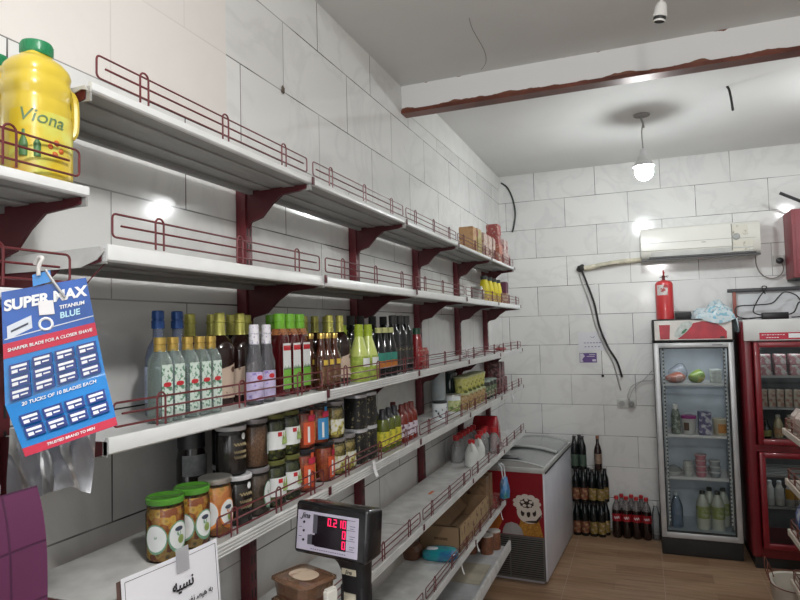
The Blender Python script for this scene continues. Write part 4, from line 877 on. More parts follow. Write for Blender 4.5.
text_obj(AR([0xFEEA, 0xFBFF, 0xFEB4, 0xFEE7]), .030, ry_, -dz, ry_*.56+dz*.20+Vector((.0062, 0, 0)), ink, t, 'lettering', bold=.0006)
text_obj(AR([0xFEAE, 0xFED4, 0xFEE7, 0x20, 0xFEBB, 0xFEF4, 0xFEEB, 0x20, 0xFEEA, 0xFE91]), .017, ry_, -dz, ry_*.74+dz*.33+Vector((.0060, 0, 0)), ink, t, 'lettering')

# ------------------------------------------------------------------ counter, scale, date boxes
b = MB(); t = thing('counter', 'low service counter below the weighing scale', 'counter', (0, 0, 0))
b.box(.37, .95, .62, 1.40, .93, .96, .004); b.build('worktop', mat('grey_laminate', (.35, .34, .33), .4), t)
b = MB(); b.box(.40, .92, .65, 1.37, 0, .93); b.build('cabinet', mat('pale_laminate', (.5, .48, .45), .5), t)
HL, HR = Vector((.403, 1.305, 0)), Vector((.588, 1.196, 0))
sr = (HR-HL).normalized(); hw = .083
sc_c = Vector((.5, 1.235, 0))
t = thing('weighing_scale', 'black weighing scale display head with red digits on a post', 'scale', (.4865, 1.258, .956))
ang = math.atan2(-.032, .197)
Rz = Matrix.Rotation(ang, 4, 'Z'); HM = Matrix.Translation((.003, 0, .332)) @ Rz @ Matrix.Rotation(math.radians(-7), 4, 'X')
W2, H2, Dp = .102, .059, .075
b = MB()
hd = [(-W2, -H2), (W2, -H2), (W2, H2), (-W2, H2)]
tb = bmesh.new()
fr_ = [tb.verts.new((u, 0, v)) for u, v in hd]; bk = [tb.verts.new((u*.93, Dp, v*.88+.002)) for u, v in hd]
tb.faces.new(fr_); tb.faces.new(bk[::-1])
for i in range(4): tb.faces.new((fr_[i], bk[i], bk[(i+1) % 4], fr_[(i+1) % 4]))
bmesh.ops.recalc_face_normals(tb, faces=tb.faces[:]); bmesh.ops.bevel(tb, geom=tb.edges[:], offset=.010, segments=4, profile=.5, affect='EDGES')
b.merge(tb, 0, True, HM)
head = b.build('display_head', mat('glossy_black_plastic', (.010, .010, .012), .22, coat=.3), t)
b = MB(); b.box(-.092, .078, -.0012, .0005, -.048, .038, .0006, seg=1, M=HM); panel = b.build('face_panel', mat('lilac_grey_panel', (.50, .47, .58), .45, noise=.02), t)
b = MB(); b.box(-.040, .047, -.0018, -.0008, -.036, .032, M=HM); b.box(-.054, -.040, -.0018, -.0008, -.034, -.012, M=HM); b.build('display_window', mat('dark_display', (.008, .004, .008), .2, noise=0), t)
b = MB(); b.box(-.046, -.034, -.0021, -.001, -.008, .033, M=HM); b.box(-.060, -.047, -.0021, -.001, -.034, -.013, M=HM); b.build('grey_window', mat('smoky_grey', (.09, .09, .11), .3, noise=0), t)
led = mat('red_led', (.6, .01, .06), .4, noise=0, emit=(1., .01, .10), estr=1.6)
def seg_digits(s, x_right, zc, h=.0165, w=.0085, pitch=.0125):
    T = .0017; q = {'0': 'abcdef', '1': 'bc', '2': 'abged', '.': '.'}; b = MB(); x = x_right
    for ch in s[::-1]:
        for sg in q[ch]:
            X0, X1, zt, zm, zb = x-w, x, zc+h/2, zc, zc-h/2
            bx_ = {'a': (X0, X1, zt-T, zt), 'g': (X0, X1, zm-T/2, zm+T/2), 'd': (X0, X1, zb, zb+T), 'f': (X0, X0+T, zm, zt), 'b': (X1-T, X1, zm, zt), 'e': (X0, X0+T, zb, zm), 'c': (X1-T, X1, zb, zm), '.': (x-.001, x+.0012, zb, zb+T)}[sg]
            b.box(bx_[0], bx_[1], -.0024, -.0017, bx_[2], bx_[3], M=HM)
        x -= pitch if ch != '.' else .0035
    return b
for s_, zc in (('0.210', .0205), ('0', -.0015), ('0', -.0235)): seg_digits(s_, .045, zc).build('digits', led, t)
hx = (HM.to_3x3() @ Vector((1, 0, 0))); hz = (HM.to_3x3() @ Vector((0, 0, 1))); hp = lambda x, z, o=-.0016: HM @ Vector((x, o, z))
text_obj('Jina', .017, hx, hz, hp(-.068, .0275, -.0020), ink, t, 'lettering', shear=.35, bold=.0002)
b = MB()
for zc in (.013, -.006, -.026): b.loft([(0, .0030), (.002, .0026)], 14, M=HM @ Matrix.Translation((-.072, -.001, zc)) @ Matrix.Rotation(PI/2, 4, 'X'))
b.build('button', ink, t)
b = MB()
for zc in (.0305, .0095, -.0125, -.0345): b.box(.047, .070, -.0018, -.0008, zc, zc+.0011, M=HM)
for zc in (.0205, -.001, -.023):
    for i in range(2): b.box(.056, .070-.004*i, -.0018, -.0008, zc-.002-.005*i, zc-.0008-.005*i, M=HM)
for zc in (.0195, .0005, -.0195): b.box(-.086, -.078, -.0018, -.0008, zc, zc+.0012, M=HM)
b.build('legend_print', mat('grey_print', (.12, .11, .16), .6, noise=0), t); b = MB()
for i in range(16): b.box(-.05+.0062*i, -.0462+.0062*i, -.0018, -.0008, -.0435, -.0417, M=HM)
b.build('footer_print', mat('grey_print', (.12, .11, .16), .6, noise=0), t)
# neck, name plate, column
b = MB(); b.loft([(.200, .030, .022, .050, .036), (.245, .031, .024, .050, .036), (.262, .036, .026, .046, .036), (.292, .062, .028, .03, .036)], 24, 5, M=Rz); b.build('neck', black_pl, t)
b = MB(); b.box(.0265, .0650, .0105, .0125, .240, .2535, .0005, seg=1, M=Rz); b.build('name_plate', mat('cream_plate', (.6, .55, .42), .4, .2), t)
text_obj('Jina', .0125, hx, (0, 0, 1), Rz @ Vector((.0455, .0098, .2465)), ink, t, 'lettering', shear=.3, bold=.0001)
b = MB(); b.box(.026, .060, .016, .054, .0, .21, .003, M=Rz); b.build('column', mat('cream_post', (.52, .48, .38), .45), t)
b = MB(); b.box(.060, .079, .014, .056, .0, .215, .004, M=Rz); b.box(.020, .0262, .014, .056, .0, .215, .002, M=Rz); b.build('column_cover', black_pl, t)
b = MB(); b.box(.022, .09, .005, .07, 0, .012, .003, M=Rz); b.build('base_foot', black_pl, t)
# date boxes
def mk_date(label, group):
    t = thing('date_box', label, 'food box', group=group); w, d, h = .059, .049, .043
    b = MB(); b.loft([(.001, w*.88, d*.88), (.006, w*.92, d*.92), (h-.006, w*.97, d*.97)], 28, 6); b.build('dates', speck('packed_dates', [(.07, .022, .012), (.14, .05, .025), (.22, .10, .05)], 70, .3, pos=(0, .4, .9)), t)
    b = MB(); b.loft([(0, w*.9, d*.9), (h-.004, w, d), (h-.003, w*1.1, d*1.1), (h-.0015, w*1.1, d*1.1), (h-.001, w*1.02, d*1.02), (h+.003, w*.96, d*.96), (h+.0035, w*.9, d*.9)], 28, 6); b.build('clear_box', glass('amber_clear_box', (.95, .85, .75), .62, (.35, .2, .12)), t)
    b = MB(); b.loft([(h+.0036, w*.62, d*.55), (h+.0042, w*.62, d*.55)], 20, 2.6); lb_ = b.build('label', speck('beige_label', [(.66, .56, .44), (.58, .46, .34), (.34, .18, .12)], 40, .4, 'NOISE', (0, .55, .68), .3), t)
    return t
row(mk_date, [(.438, 1.230, .961+.0478*i, -.36+.05*(i % 2)) for i in range(5)], ['clear box of brown dates, %s of the stack before the scale' % s for s in ('bottom', 'second from bottom', 'middle', 'second from top', 'topmost')], 'stacked date boxes')
row(carton('small_white_carton', 'carton', mat('ribbed_white_card', (.62, .6, .55), .6, noise=.1), .014, .03, .232), [(.5215, 1.196, .961, -.36)], ['small white carton between the date boxes and scale post'], None)

# ------------------------------------------------------------------ back of the shop: freezer
FA = math.radians(-3.4)
t = thing('chest_freezer', 'white chest freezer with red ice cream picture and curved sliding glass lid', 'freezer', (.516, 4.28, 0), FA)
Wf, Lf, Hf = .49, 1.04, .770
b = MB(); b.box(-Wf, 0, 0, Lf, .025, Hf, .008); b.box(-Wf+.03, -.03, .03, Lf-.03, .0, .03); b.build('cabinet', mat('white_freezer_enamel', (.62, .63, .70), .35, noise=.05), t)
b = MB(); b.box(-Wf+.005, -.012, -.003, .0, .315, Hf-.03); b.build('picture_panel', mat('ice_cream_red', (.26, .008, .016), .35, noise=.12, scale=5), t)
# picture: cone with a chocolate topped scoop, cream swirl and small cup
def disc(cx, cz, r, y, mi, n=24, lob=0, amp=0, ry=None, ph=0):
    ry = ry or r; return [(cx+(r+amp*math.cos(lob*2*PI*i/n))*math.cos(2*PI*i/n+ph), cz+(ry+amp*math.cos(lob*2*PI*i/n))*math.sin(2*PI*i/n+ph)) for i in range(n)]
cream = mat('ice_cream_white', (.68, .62, .56), .5, noise=.1); choc = mat('chocolate_print', (.03, .014, .01), .4)
wafer = mat('wafer_yellow', (.42, .2, .03), .5, noise=.35, scale=70)
b = MB(); b.prism([(-.20, .318), (-.02, .318), (-.05, .44), (-.165, .44)], 'y', -.004, -.003); b.build('cone_print', wafer, t)
b = MB(); b.prism(disc(-.11, .475, .085, 0, 0, 30, 0, 0, .075), 'y', -.0052, -.004); b.build('scoop_print', cream, t)
b = MB(); b.prism(disc(-.125, .535, .085, 0, 0, 40, 0, 0, .052), 'y', -.0058, -.0052); b.build('chocolate_disc', choc, t)
b = MB()
for a in range(11):
    an = 2*PI*a/11; b.prism(disc(-.125+.072*math.cos(an), .535+.046*math.sin(an), .026, 0, 0, 14, 0, 0, .017), 'y', -.0066-.00004*a, -.0058)
for a in range(5):
    an = 2*PI*a/5+.4; b.prism(disc(-.125+.03*math.cos(an), .537+.02*math.sin(an), .013, 0, 0, 10, 0, 0, .009), 'y', -.0066-.00004*a, -.0058)
b.build('petal_print', cream, t)
b = MB()
for dx, dz in ((-.155, .47), (-.115, .465), (-.075, .475)): b.prism(disc(dx, dz, .013, 0, 0, 10, 0, 0, .024), 'y', -.0066, -.0052)
b.prism([(-.15, .408), (-.06, .408), (-.035, .44), (-.025, .47), (-.04, .455), (-.065, .425), (-.12, .418)], 'y', -.0064, -.0052); b.build('chocolate_print', choc, t)
b = MB(); b.prism([(-.485, .318), (-.34, .318), (-.30, .40), (-.32, .45), (-.40, .46), (-.485, .44)], 'y', -.004, -.003); b.build('orange_print', mat('orange_print', (.45, .14, .02), .5, noise=.25, scale=9), t)
b = MB(); b.prism([(-.30, .318), (-.155, .318), (-.165, .36), (-.195, .39), (-.235, .40), (-.275, .385), (-.295, .35)], 'y', -.0048, -.0038); b.build('cup_print', mat('grey_cup_print', (.36, .35, .35), .5, noise=.2), t)
b = MB(); b.box(-Wf+.005, -.012, -.004, .012, .03, .315, .002); b.build('grille_back', blackish, t)
b = MB()
for i in range(19): b.box(-Wf+.012, -.02, -.0075, -.004, .040+i*.0142, .0455+i*.0142)
for x in (-Wf+.012, -.25, -.020): b.box(x-.004, x+.004, -.009, -.004, .034, .31)
b.box(-Wf+.008, -.014, -.009, -.003, .306, .315); b.box(-Wf+.008, -.014, -.009, -.003, .028, .036); b.build('vent_grille', mat('dull_grille_metal', (.17, .165, .155), .45, .4), t)
# curved lid
arc_ = lambda x: .036*(1-((x+Wf/2)/(Wf/2))**2)
b = MB(); b.sheet(lambda u, v: (-Wf+.01+(Wf-.02)*u, .03+.54*v, Hf+.004+arc_(-Wf+.01+(Wf-.02)*u)), 16, 1); b.sheet(lambda u, v: (-Wf+.01+(Wf-.02)*u, .50+.49*v, Hf+.012+arc_(-Wf+.01+(Wf-.02)*u)), 16, 1); b.build('glass_lid', glass('grey_lid_glass', (.8, .82, .82), .30, (.34, .36, .35), .12), t)
def arcbar(y0, y1, dz, nm, m, hh=.010):
    b = MB(); n = 16
    for i in range(n):
        x0 = -Wf+.01+(Wf-.02)*i/n; x1 = -Wf+.01+(Wf-.02)*(i+1)/n
        b.prism([(x0, Hf+dz+arc_(x0)), (x1, Hf+dz+arc_(x1)), (x1, Hf+dz+hh+arc_(x1)), (x0, Hf+dz+hh+arc_(x0))], 'y', y0, y1)
    b.build(nm, m, t)
arcbar(.545, .565, .004, 'lid_seal', blackish); arcbar(.485, .545, .012, 'lid_frame', mat('steel_grey_frame', (.45, .46, .45), .35, .3), .008); arcbar(.0, .03, .0, 'lid_frame', mat('steel_grey_frame', (.45, .46, .45)), .012); arcbar(Lf-.05, Lf-.005, .0, 'lid_frame', mat('steel_grey_frame', (.45, .46, .45)), .016)
b = MB(); b.prism([(-Wf, Hf)]+[(-Wf+.01+(Wf-.02)*i/16, Hf+.002+arc_(-Wf+.01+(Wf-.02)*i/16)) for i in range(17)]+[(0, Hf)], 'y', -.002, .004); b.box(-.016, .004, -.004, Lf, Hf-.024, Hf+.006, .003); b.box(-Wf-.004, -Wf+.016, -.004, Lf, Hf-.024, Hf+.006, .003); b.box(-Wf, 0, -.006, .0, Hf-.03, Hf+.004, .002); b.build('rim', mat('light_rim', (.5, .51, .5), .4, .2), t)
b = MB(); b.box(-.004, .006, .02, Lf, Hf-.034, Hf-.022); b.build('rim_gasket', blackish, t)
b = MB(); b.box(-.40, -.20, .08, .16, Hf+.03+.018, Hf+.034+.018, .002); b.build('lid_sticker', mat('faded_sticker', (.2, .2, .2), .5, noise=.3), t)

# crates of glass bottles by the freezer and cola bottles
def mk_malt(lm):
    def mk(label, group):
        t = thing('malt_bottle', label, 'bottle', group=group); R = .0312
        b = MB(); b.loft([(0, R*.94), (.004, R), (.165, R), (.195, R*.9), (.222, R*.6), (.25, R*.42), (.26, R*.42)], 18); b.build('body', black_glass, t)
        b = MB(); b.loft([(.257, R*.5), (.268, R*.5), (.270, R*.42)], 14); b.build('cap', mat('dark_crown_cap', (.06, .05, .05), .35, .5), t)
        b = MB(); b.patch(R+.0008, -PI*.95, .2, .025, .12, 12); lb_ = b.build('label', lm, t)
        return t
    return mk
lr = speck('brown_red_label', [(.22, .05, .03), (.14, .04, .02), (.4, .26, .14)], 35, .45, 'NOISE', (0, .5, .66), .2)
ly = speck('olive_gold_label', [(.26, .2, .03), (.18, .12, .02), (.4, .3, .2)], 35, .45, 'NOISE', (0, .5, .66), .2)
pos_r = [(.604, 5.40), (.668, 5.40), (.636, 5.464), (.700, 5.464)]; pos_y = [(.737, 5.40), (.801, 5.40), (.769, 5.464), (.833, 5.464)]
def tiers(pos, z): return [(x, y, z, 0) for x, y in pos]
side = ['front left', 'front right', 'back left', 'back right']
row(mk_malt(lr), tiers(pos_r, 0)+tiers(pos_r, .2708), ['dark bottle with reddish label beside the freezer, lower tier, '+s for s in side]+['dark bottle with reddish label beside the freezer, upper tier, '+s for s in side], 'reddish labelled malt bottles')
row(mk_malt(ly), tiers(pos_y, 0)+tiers(pos_y, .2708), ['dark bottle with olive label next to the cola, lower tier, '+s for s in side]+['dark bottle with olive label next to the cola, upper tier, '+s for s in side], 'olive labelled malt bottles')
def mk_slim(label, group):
    t = thing('tall_glass_bottle', label, 'bottle', group=group); R = .031
    b = MB(); b.loft([(0, R*.94), (.004, R), (.15, R), (.19, R*.7), (.215, R*.42), (.262, R*.38)], 18); b.build('body', mat('dark_brown_glass', (.022, .009, .007)), t)
    b = MB(); b.loft([(.25, R*.46), (.275, R*.48), (.277, R*.4)], 14); b.build('cap', mat('brown_cap', (.2, .09, .05)), t)
    b = MB(); b.patch(R+.0008, -2.4, .2, .05, .13, 12); lb_ = b.build('label', mat('pale_bronze_label', (.28, .2, .15), .35, .4, noise=.4, scale=40), t)
    return t
row(mk_slim, [(.790, 5.41, .5425, 0)], ['single brown bottle with bronze label topping the olive labelled stack'], None)
row(mk_malt(mat('dark_green_label', (.05, .08, .06), .4, noise=.4, scale=50)), [(.604, 5.40, .5425, 0), (.668, 5.40, .5425, 0), (.640, 5.464, .5425, 0)], ['dark bottle on top of the stack beside the freezer, left', 'dark bottle on top of the stack beside the freezer, right', 'dark bottle on top of the stack beside the freezer, behind two'], 'top bottles by the freezer')
def mk_cola(label, group):
    t = thing('cola_bottle', label, 'bottle', group=group); R = .0365
    b = MB(); b.loft([(0, R*.8), (.012, R), (.10, R), (.125, R*.95), (.19, R), (.225, R*.97)], 20); b.build('cola', mat('cola_liquid', (.012, .004, .004), .1, coat=.5), t)
    b = MB(); b.loft([(.225, R*.97), (.255, R*.8), (.285, R*.46), (.30, R*.38), (.308, R*.38)], 20); b.build('neck', glass('clear_pet', (.9, .88, .88), .5, (.28, .25, .25)), t)
    b = MB(); b.loft([(.305, R*.47), (.328, R*.46), (.331, R*.38)], 16); b.build('cap', red_pl, t)
    b = MB(); b.patch(R+.0008, -PI, 1., .135, .195, 16); lb_ = b.build('label', mat('cola_red_label', (.34, .012, .02), .35), t)
    b = MB(); b.tube([((R+.0016)*math.cos(-2.1+1.1*i/14), (R+.0016)*math.sin(-2.1+1.1*i/14), .162+.010*math.sin(i*1.25)+.006*i/14) for i in range(15)], .0024, 4); b.build('script_print', white_ink, t)
    return t
row(mk_cola, [(.918+.076*i+.038*j, 5.43+.072*j, 0, 0) for j in range(2) for i in range(4-j)], ['large cola bottle with red cap on the floor, front row, %s from the left' % ORD[i] for i in range(4)]+['large cola bottle with red cap against the wall, back row, %s from the left' % ORD[i] for i in range(3)], 'cola bottles on the floor')
t = thing('water_bottle', 'clear water bottle on the floor left of the silver fridge', 'bottle', (1.2145, 5.45, 0))
b = MB(); b.loft([(0, .026), (.006, .03), (.2, .03), (.25, .018), (.275, .012)], 18); b.build('body', glass('water_clear', (.93, .95, .96), .72, (.5, .52, .54)), t)
b = MB(); b.loft([(.272, .0145), (.292, .0145), (.294, .012)], 14); b.build('cap', white_pl, t)

# ------------------------------------------------------------------ silver glass door fridge
FX0, FX1, FY, FYB = 1.247, 1.789, 5.117, 5.56
t = thing('display_fridge', 'upright silver framed glass door fridge with red picture header', 'fridge', (FX0, FY, 0))
W_ = FX1-FX0; Dd = FYB-FY
body_w = mat('fridge_grey_white', (.40, .41, .42), .4); fr_in = mat('fridge_liner', (.50, .55, .60), .45)
b = MB(); b.box(0, .022, .012, Dd, .12, 1.6, .003); b.box(W_-.022, W_, .012, Dd, .12, 1.6, .003); b.box(.02, W_-.02, Dd-.02, Dd, .12, 1.6); b.box(0, W_, .012, Dd, .10, .135); b.box(.0, W_, .012, Dd, 1.575, 1.76, .004); b.build('cabinet', mat('black_cabinet', (.03, .03, .032), .4), t)
b = MB(); b.box(.022, .034, .02, Dd-.02, .135, 1.575); b.box(W_-.034, W_-.022, .02, Dd-.02, .135, 1.575); b.box(.03, W_-.03, Dd-.032, Dd-.02, .135, 1.575); b.box(.03, W_-.03, .02, Dd-.02, .135, .185); b.box(.03, W_-.03, .02, Dd-.02, 1.56, 1.576); b.build('liner', fr_in, t)
b = MB()
for s, x in ((1, .056), (-1, W_-.050)):
    for i in range(46): b.box(min(x, x+s*.014), max(x, x+s*.014), .014, .024, .25+i*.028, .263+i*.028)
    b.box(min(x, x+s*.004), max(x, x+s*.004), .012, .026, .22, 1.55)
b.build('shelf_rail', mat('rail_grey', (.66, .68, .68), .35), t)
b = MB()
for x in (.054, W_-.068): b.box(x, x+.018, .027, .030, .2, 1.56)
b.build('rail_backing', mat('rail_shadow_grey', (.10, .11, .12), .5), t)  # dark strips added behind the rail teeth for contrast
b = MB(); b.box(.0, W_, .012, Dd, 0, .1, .006); b.box(.0, W_, .004, .014, .012, .135, .002); b.loft([(0, .006), (.003, .005)], 12, M=Matrix.Translation((.10, .004, .115)) @ Matrix.Rotation(PI/2, 4, 'X')); b.build('plinth', blackish, t)
# door: four frame bars, gasket, glass
sil = mat('silver_door_frame', (.50, .51, .52), .35, .35)
b = MB(); b.box(0, .038, -.03, .006, .139, 1.584, .005); b.box(W_-.038, W_, -.03, .006, .139, 1.584, .005); b.box(.03, W_-.03, -.03, .006, 1.548, 1.584, .005); b.box(.03, W_-.03, -.03, .006, .139, .180, .005); d_ = b.build('door', sil, t)
b = MB(); b.box(.037, .046, -.026, .004, .18, 1.55); b.box(W_-.046, W_-.037, -.026, .004, .18, 1.55); b.box(.038, W_-.038, -.026, .004, 1.54, 1.549); b.box(.038, W_-.038, -.026, .004, .179, .187); b.build('gasket', blackish, d_)
b = MB(); b.box(.038, W_-.038, -.012, -.008, .18, 1.549); b.build('door_glass', glass('fridge_glass', (.96, .98, .98), .99, (.3, .32, .34), .02, 1.2), d_)
for z in (1.275, .888, .575):
    b = MB()
    for i in range(9): b.box(.04, W_-.04, .04+i*.044, .045+i*.044, z-.006, z)
    b.box(.036, W_-.036, .034, .042, z-.018, z+.003, .002); b.box(.036, .042, .034, .40, z-.01, z); b.box(W_-.042, W_-.036, .034, .40, z-.01, z); b.build('shelf', white_metal, t)
# header picture
b = MB(); b.box(-.004, W_+.006, -.034, .012, 1.594, 1.762, .005); hd_ = b.build('header_box', blackish, t)
b = MB(); b.box(.012, W_-.008, -.0365, -.033, 1.606, 1.752); b.build('header_panel', mat('header_white', (.60, .57, .54), .3, noise=.15, scale=10), hd_)
b = MB(); b.prism([(.05, .0+1.612), (.115, 1.612), (.122, 1.72), (.045, 1.72)], 'y', -.038, -.0364); b.prism([(.17, 1.612), (.5, 1.612), (.5, 1.665), (.47, 1.70), (.42, 1.735), (.34, 1.742), (.28, 1.73), (.245, 1.68)], 'y', -.038, -.0364); b.build('red_picture', mat('header_red', (.36, .012, .025), .3, noise=.3, scale=12), hd_)
b = MB(); b.prism([(.148, 1.636), (.165, 1.625), (.19, 1.628), (.235, 1.668), (.27, 1.71), (.275, 1.738), (.255, 1.745), (.205, 1.74), (.17, 1.69), (.15, 1.652)], 'y', -.0395, -.038); b.build('glass_picture', mat('pale_ice_print', (.46, .50, .48), .35, noise=.25, scale=30), hd_)
b = MB(); b.prism([(.195, 1.652), (.215, 1.655), (.24, 1.685), (.228, 1.69), (.205, 1.672)], 'y', -.0402, -.0394); b.build('lime_picture', mat('lime_print', (.05, .18, .09), .4), hd_)
b = MB(); b.box(.455, .485, -.040, -.037, 1.616, 1.628); b.build('small_plate', mat('small_plate_black', (.02, .02, .02), .4), hd_)
b = MB(); b.box(.40, .47, -.031, -.0298, 1.563, 1.570); b.build('door_badge', mat('dull_print', (.2, .2, .22), .4), d_)
# fridge contents
def at_f(x, y): return (x, y)
s1, s2, s3_, s0 = 1.276, .889, .576, .186
def blob(name, m, lb, cat, loc, rx, ry, rz, jit=.12):
    b = MB(); b.ball((0, 0, rz*.9), rx, ry, rz, sub=3, jit=jit*.25)
    for v in b.bm.verts: v.co.z = max(0, v.co.z*(1+jit*math.sin(40*v.co.x+25*v.co.y)))
    return tag(b.build(name, m, loc=loc), lb, cat)
blob('meat_pack', speck('pink_meat_pack', [(.40, .12, .06), (.32, .08, .04), (.45, .3, .26)], 18, .3, 'NOISE', (0, .5, .66), .4), 'pinkish packed meat on the top fridge shelf', 'food pack', (1.395, 5.22, s1), .075, .07, .04)
blob('clear_bag', glass('cold_clear_film', (.85, .88, .92), .5, (.45, .48, .55), .15), 'clear bag resting over the packed meat in the fridge', 'bag', (1.42, 5.36, s1), .07, .045, .07)
blob('herb_bag', speck('yellow_green_bag', [(.45, .40, .03), (.14, .26, .04), (.5, .38, .06)], 14, .35, 'NOISE', (0, .5, .66), .3), 'yellow green bag on the top fridge shelf', 'bag', (1.545, 5.23, s1), .06, .06, .05)
row(carton('white_food_box', 'food box', mat('pale_box', (.5, .53, .5), .4, noise=.25, scale=40), .075, .08, .034), [(1.675, 5.24, s1+.034*i, .05*i) for i in range(3)], ['pale food box on top fridge shelf, bottom of stack', 'pale food box on top fridge shelf, middle of stack', 'pale food box on top fridge shelf, top of stack'], 'pale boxes in the fridge')
t = thing('patterned_milk_bottle', 'patterned bottle with white cap, left on the second fridge shelf', 'bottle', (1.385, 5.22, s2))
b = MB(); b.loft([(0, .03), (.004, .033), (.13, .033), (.17, .024), (.19, .019)], 20); b.build('body', speck('black_white_print', [(.5, .54, .48), (.1, .13, .1), (.35, .4, .33)], 35, .4, 'NOISE', (0, .5, .58), .2), t)
b = MB(); b.loft([(.188, .021), (.222, .02), (.225, .016)], 18); b.build('cap', white_pl, t)
t = thing('yogurt_bucket', 'white bucket with magenta lid on the second fridge shelf', 'bucket', (1.475, 5.225, s2))
b = MB(); b.loft([(0, .044), (.12, .052)], 24); b.build('body', mat('bucket_white', (.56, .56, .55), .4), t)
b = MB(); b.loft([(.118, .054), (.136, .055), (.14, .05)], 24); b.build('lid', mat('magenta_lid', (.34, .03, .22), .4), t)
b = MB(); b.tube(bez([(-.05, 0, .12), (-.03, -.03, .155), (0, -.04, .165), (.03, -.03, .155), (.05, 0, .12)], 4), .002, 5); b.build('handle', white_pl, t)
b = MB(); b.patch(.0505, -2.4, -1.6, .03, .09, 6); b.build('label', mat('dark_brown_print', (.1, .05, .03)), t)
pb = speck('purple_white_box', [(.05, .04, .14), (.09, .08, .2), (.5, .5, .55)], 30, .4, 'NOISE', (0, .5, .62), .2)
row(carton('purple_dairy_box', 'carton', pb, .085, .08, .086), [(1.583, 5.22, s2, 0), (1.583, 5.22, s2+.086, .06)], ['purple white box on the second fridge shelf, lower one', 'purple white box on the second fridge shelf, stacked on another'], 'purple boxes in the fridge')
t = thing('cheese_bucket', 'cream bucket with orange label, right on the second fridge shelf', 'bucket', (1.69, 5.22, s2))
b = MB(); b.loft([(0, .046), (.11, .053)], 24); b.build('body', mat('cream_bucket', (.56, .5, .36), .4), t)
b = MB(); b.loft([(.108, .055), (.122, .056), (.125, .05)], 24); b.build('lid', mat('cream_lid', (.6, .55, .42), .4), t)
b = MB(); b.patch(.0525, -2.0, -.4, .02, .085, 10); b.build('label', mat('orange_label', (.5, .2, .03), .4, noise=.3, scale=30), t)
t = thing('covered_dish', 'flat white covered dish on the third fridge shelf', 'dish', (1.352, 5.22, s3_))
b = MB(); b.loft([(0, .05), (.03, .066), (.034, .066)], 24); b.build('dish', mat('dish_white', (.5, .52, .5), .4), t)
b = MB(); b.loft([(.034, .066), (.05, .055), (.066, .03), (.074, .01)], 24); b.build('cover', glass('dish_cover', (.9, .92, .9), .4, (.5, .52, .5)), t)
t = thing('white_cup_stack', 'stack of ribbed white cups on the third fridge shelf', 'cup', (1.455, 5.21, s3_))
b = MB(); b.loft([(.022*i+dz, .030+.003*k) for i in range(5) for dz, k in ((0, 0), (.018, 1), (.021, 1.4))]+[(.112, .03)], 22); b.build('cups', mat('cup_white', (.56, .57, .54), .4), t)
def tub(m, lm):
    def mk(label, group):
        t = thing('dessert_tub', label, 'tub', group=group)
        b = MB(); b.loft([(0, .032), (.034, .04)], 22); b.build('tub', m, t)
        b = MB(); b.loft([(.034, .042), (.040, .042), (.042, .036)], 22); b.build('lid', lm, t)
        return t
    return mk
row(tub(mat('pink_tub', (.5, .2, .24), .4), mat('pale_pink_lid', (.55, .38, .4), .4)), [(1.543, 5.21, s3_+.042*i, 0) for i in range(4)], ['pink tub on the third fridge shelf, %s of the stack' % s for s in ('bottom', 'second', 'third', 'top')], 'pink tubs')
row(tub(mat('grey_tub', (.3, .33, .34), .4), mat('pale_grey_lid', (.48, .5, .5), .4)), [(1.637, 5.21, s3_+.042*i, 0) for i in range(3)], ['grey tub on the third fridge shelf, %s of the stack' % s for s in ('bottom', 'middle', 'top')], 'grey tubs')
def mk_doogh(label, group):
    t = thing('yogurt_drink_bottle', label, 'bottle', group=group); R = .046
    b = MB(); b.loft([(0, R*.9), (.01, R), (.06, R*.96), (.085, R), (.175, R), (.215, R*.78), (.248, R*.40), (.262, R*.34)], 22); b.build('body', mat('yogurt_white', (.50, .52, .44), .3, coat=.3), t)
    b = MB(); b.patch(R+.0008, -PI, .6, .085, .175, 14); lb_ = b.build('label', speck('pale_green_label', [(.20, .25, .05), (.26, .31, .10), (.42, .45, .3)], 30, .4, 'NOISE', (0, .5, .66), .2), t)
    b = MB(); b.loft([(.258, R*.42), (.280, R*.42), (.283, R*.34)], 16); b.build('cap', mat('dark_cap', (.03, .04, .035)), t)
    return t
row(mk_doogh, [(1.543, 5.215, s0, 0), (1.645, 5.225, s0, 0), (1.60, 5.33, s0, 0), (1.695, 5.34, s0, 0)], ['white yogurt drink bottle with green label, front left on fridge floor', 'white yogurt drink bottle with green label, front right on fridge floor', 'yogurt drink bottle behind the front pair, left', 'yogurt drink bottle behind the front pair, right'], 'yogurt drink bottles')
t = thing('blue_water_bottle', 'large clear blue water bottle on the fridge floor', 'bottle', (1.362, 5.22, s0))
b = MB(); b.loft([(0, .04), (.006, .045), (.06, .043), (.07, .045), (.15, .045), (.2, .03), (.24, .015)], 22); b.build('body', glass('blue_water', (.75, .84, .95), .55, (.2, .28, .38)), t)
b = MB(); b.loft([(.237, .017), (.258, .017), (.26, .014)], 16); b.build('cap', mat('pale_blue_grey', (.48, .54, .56)), t)

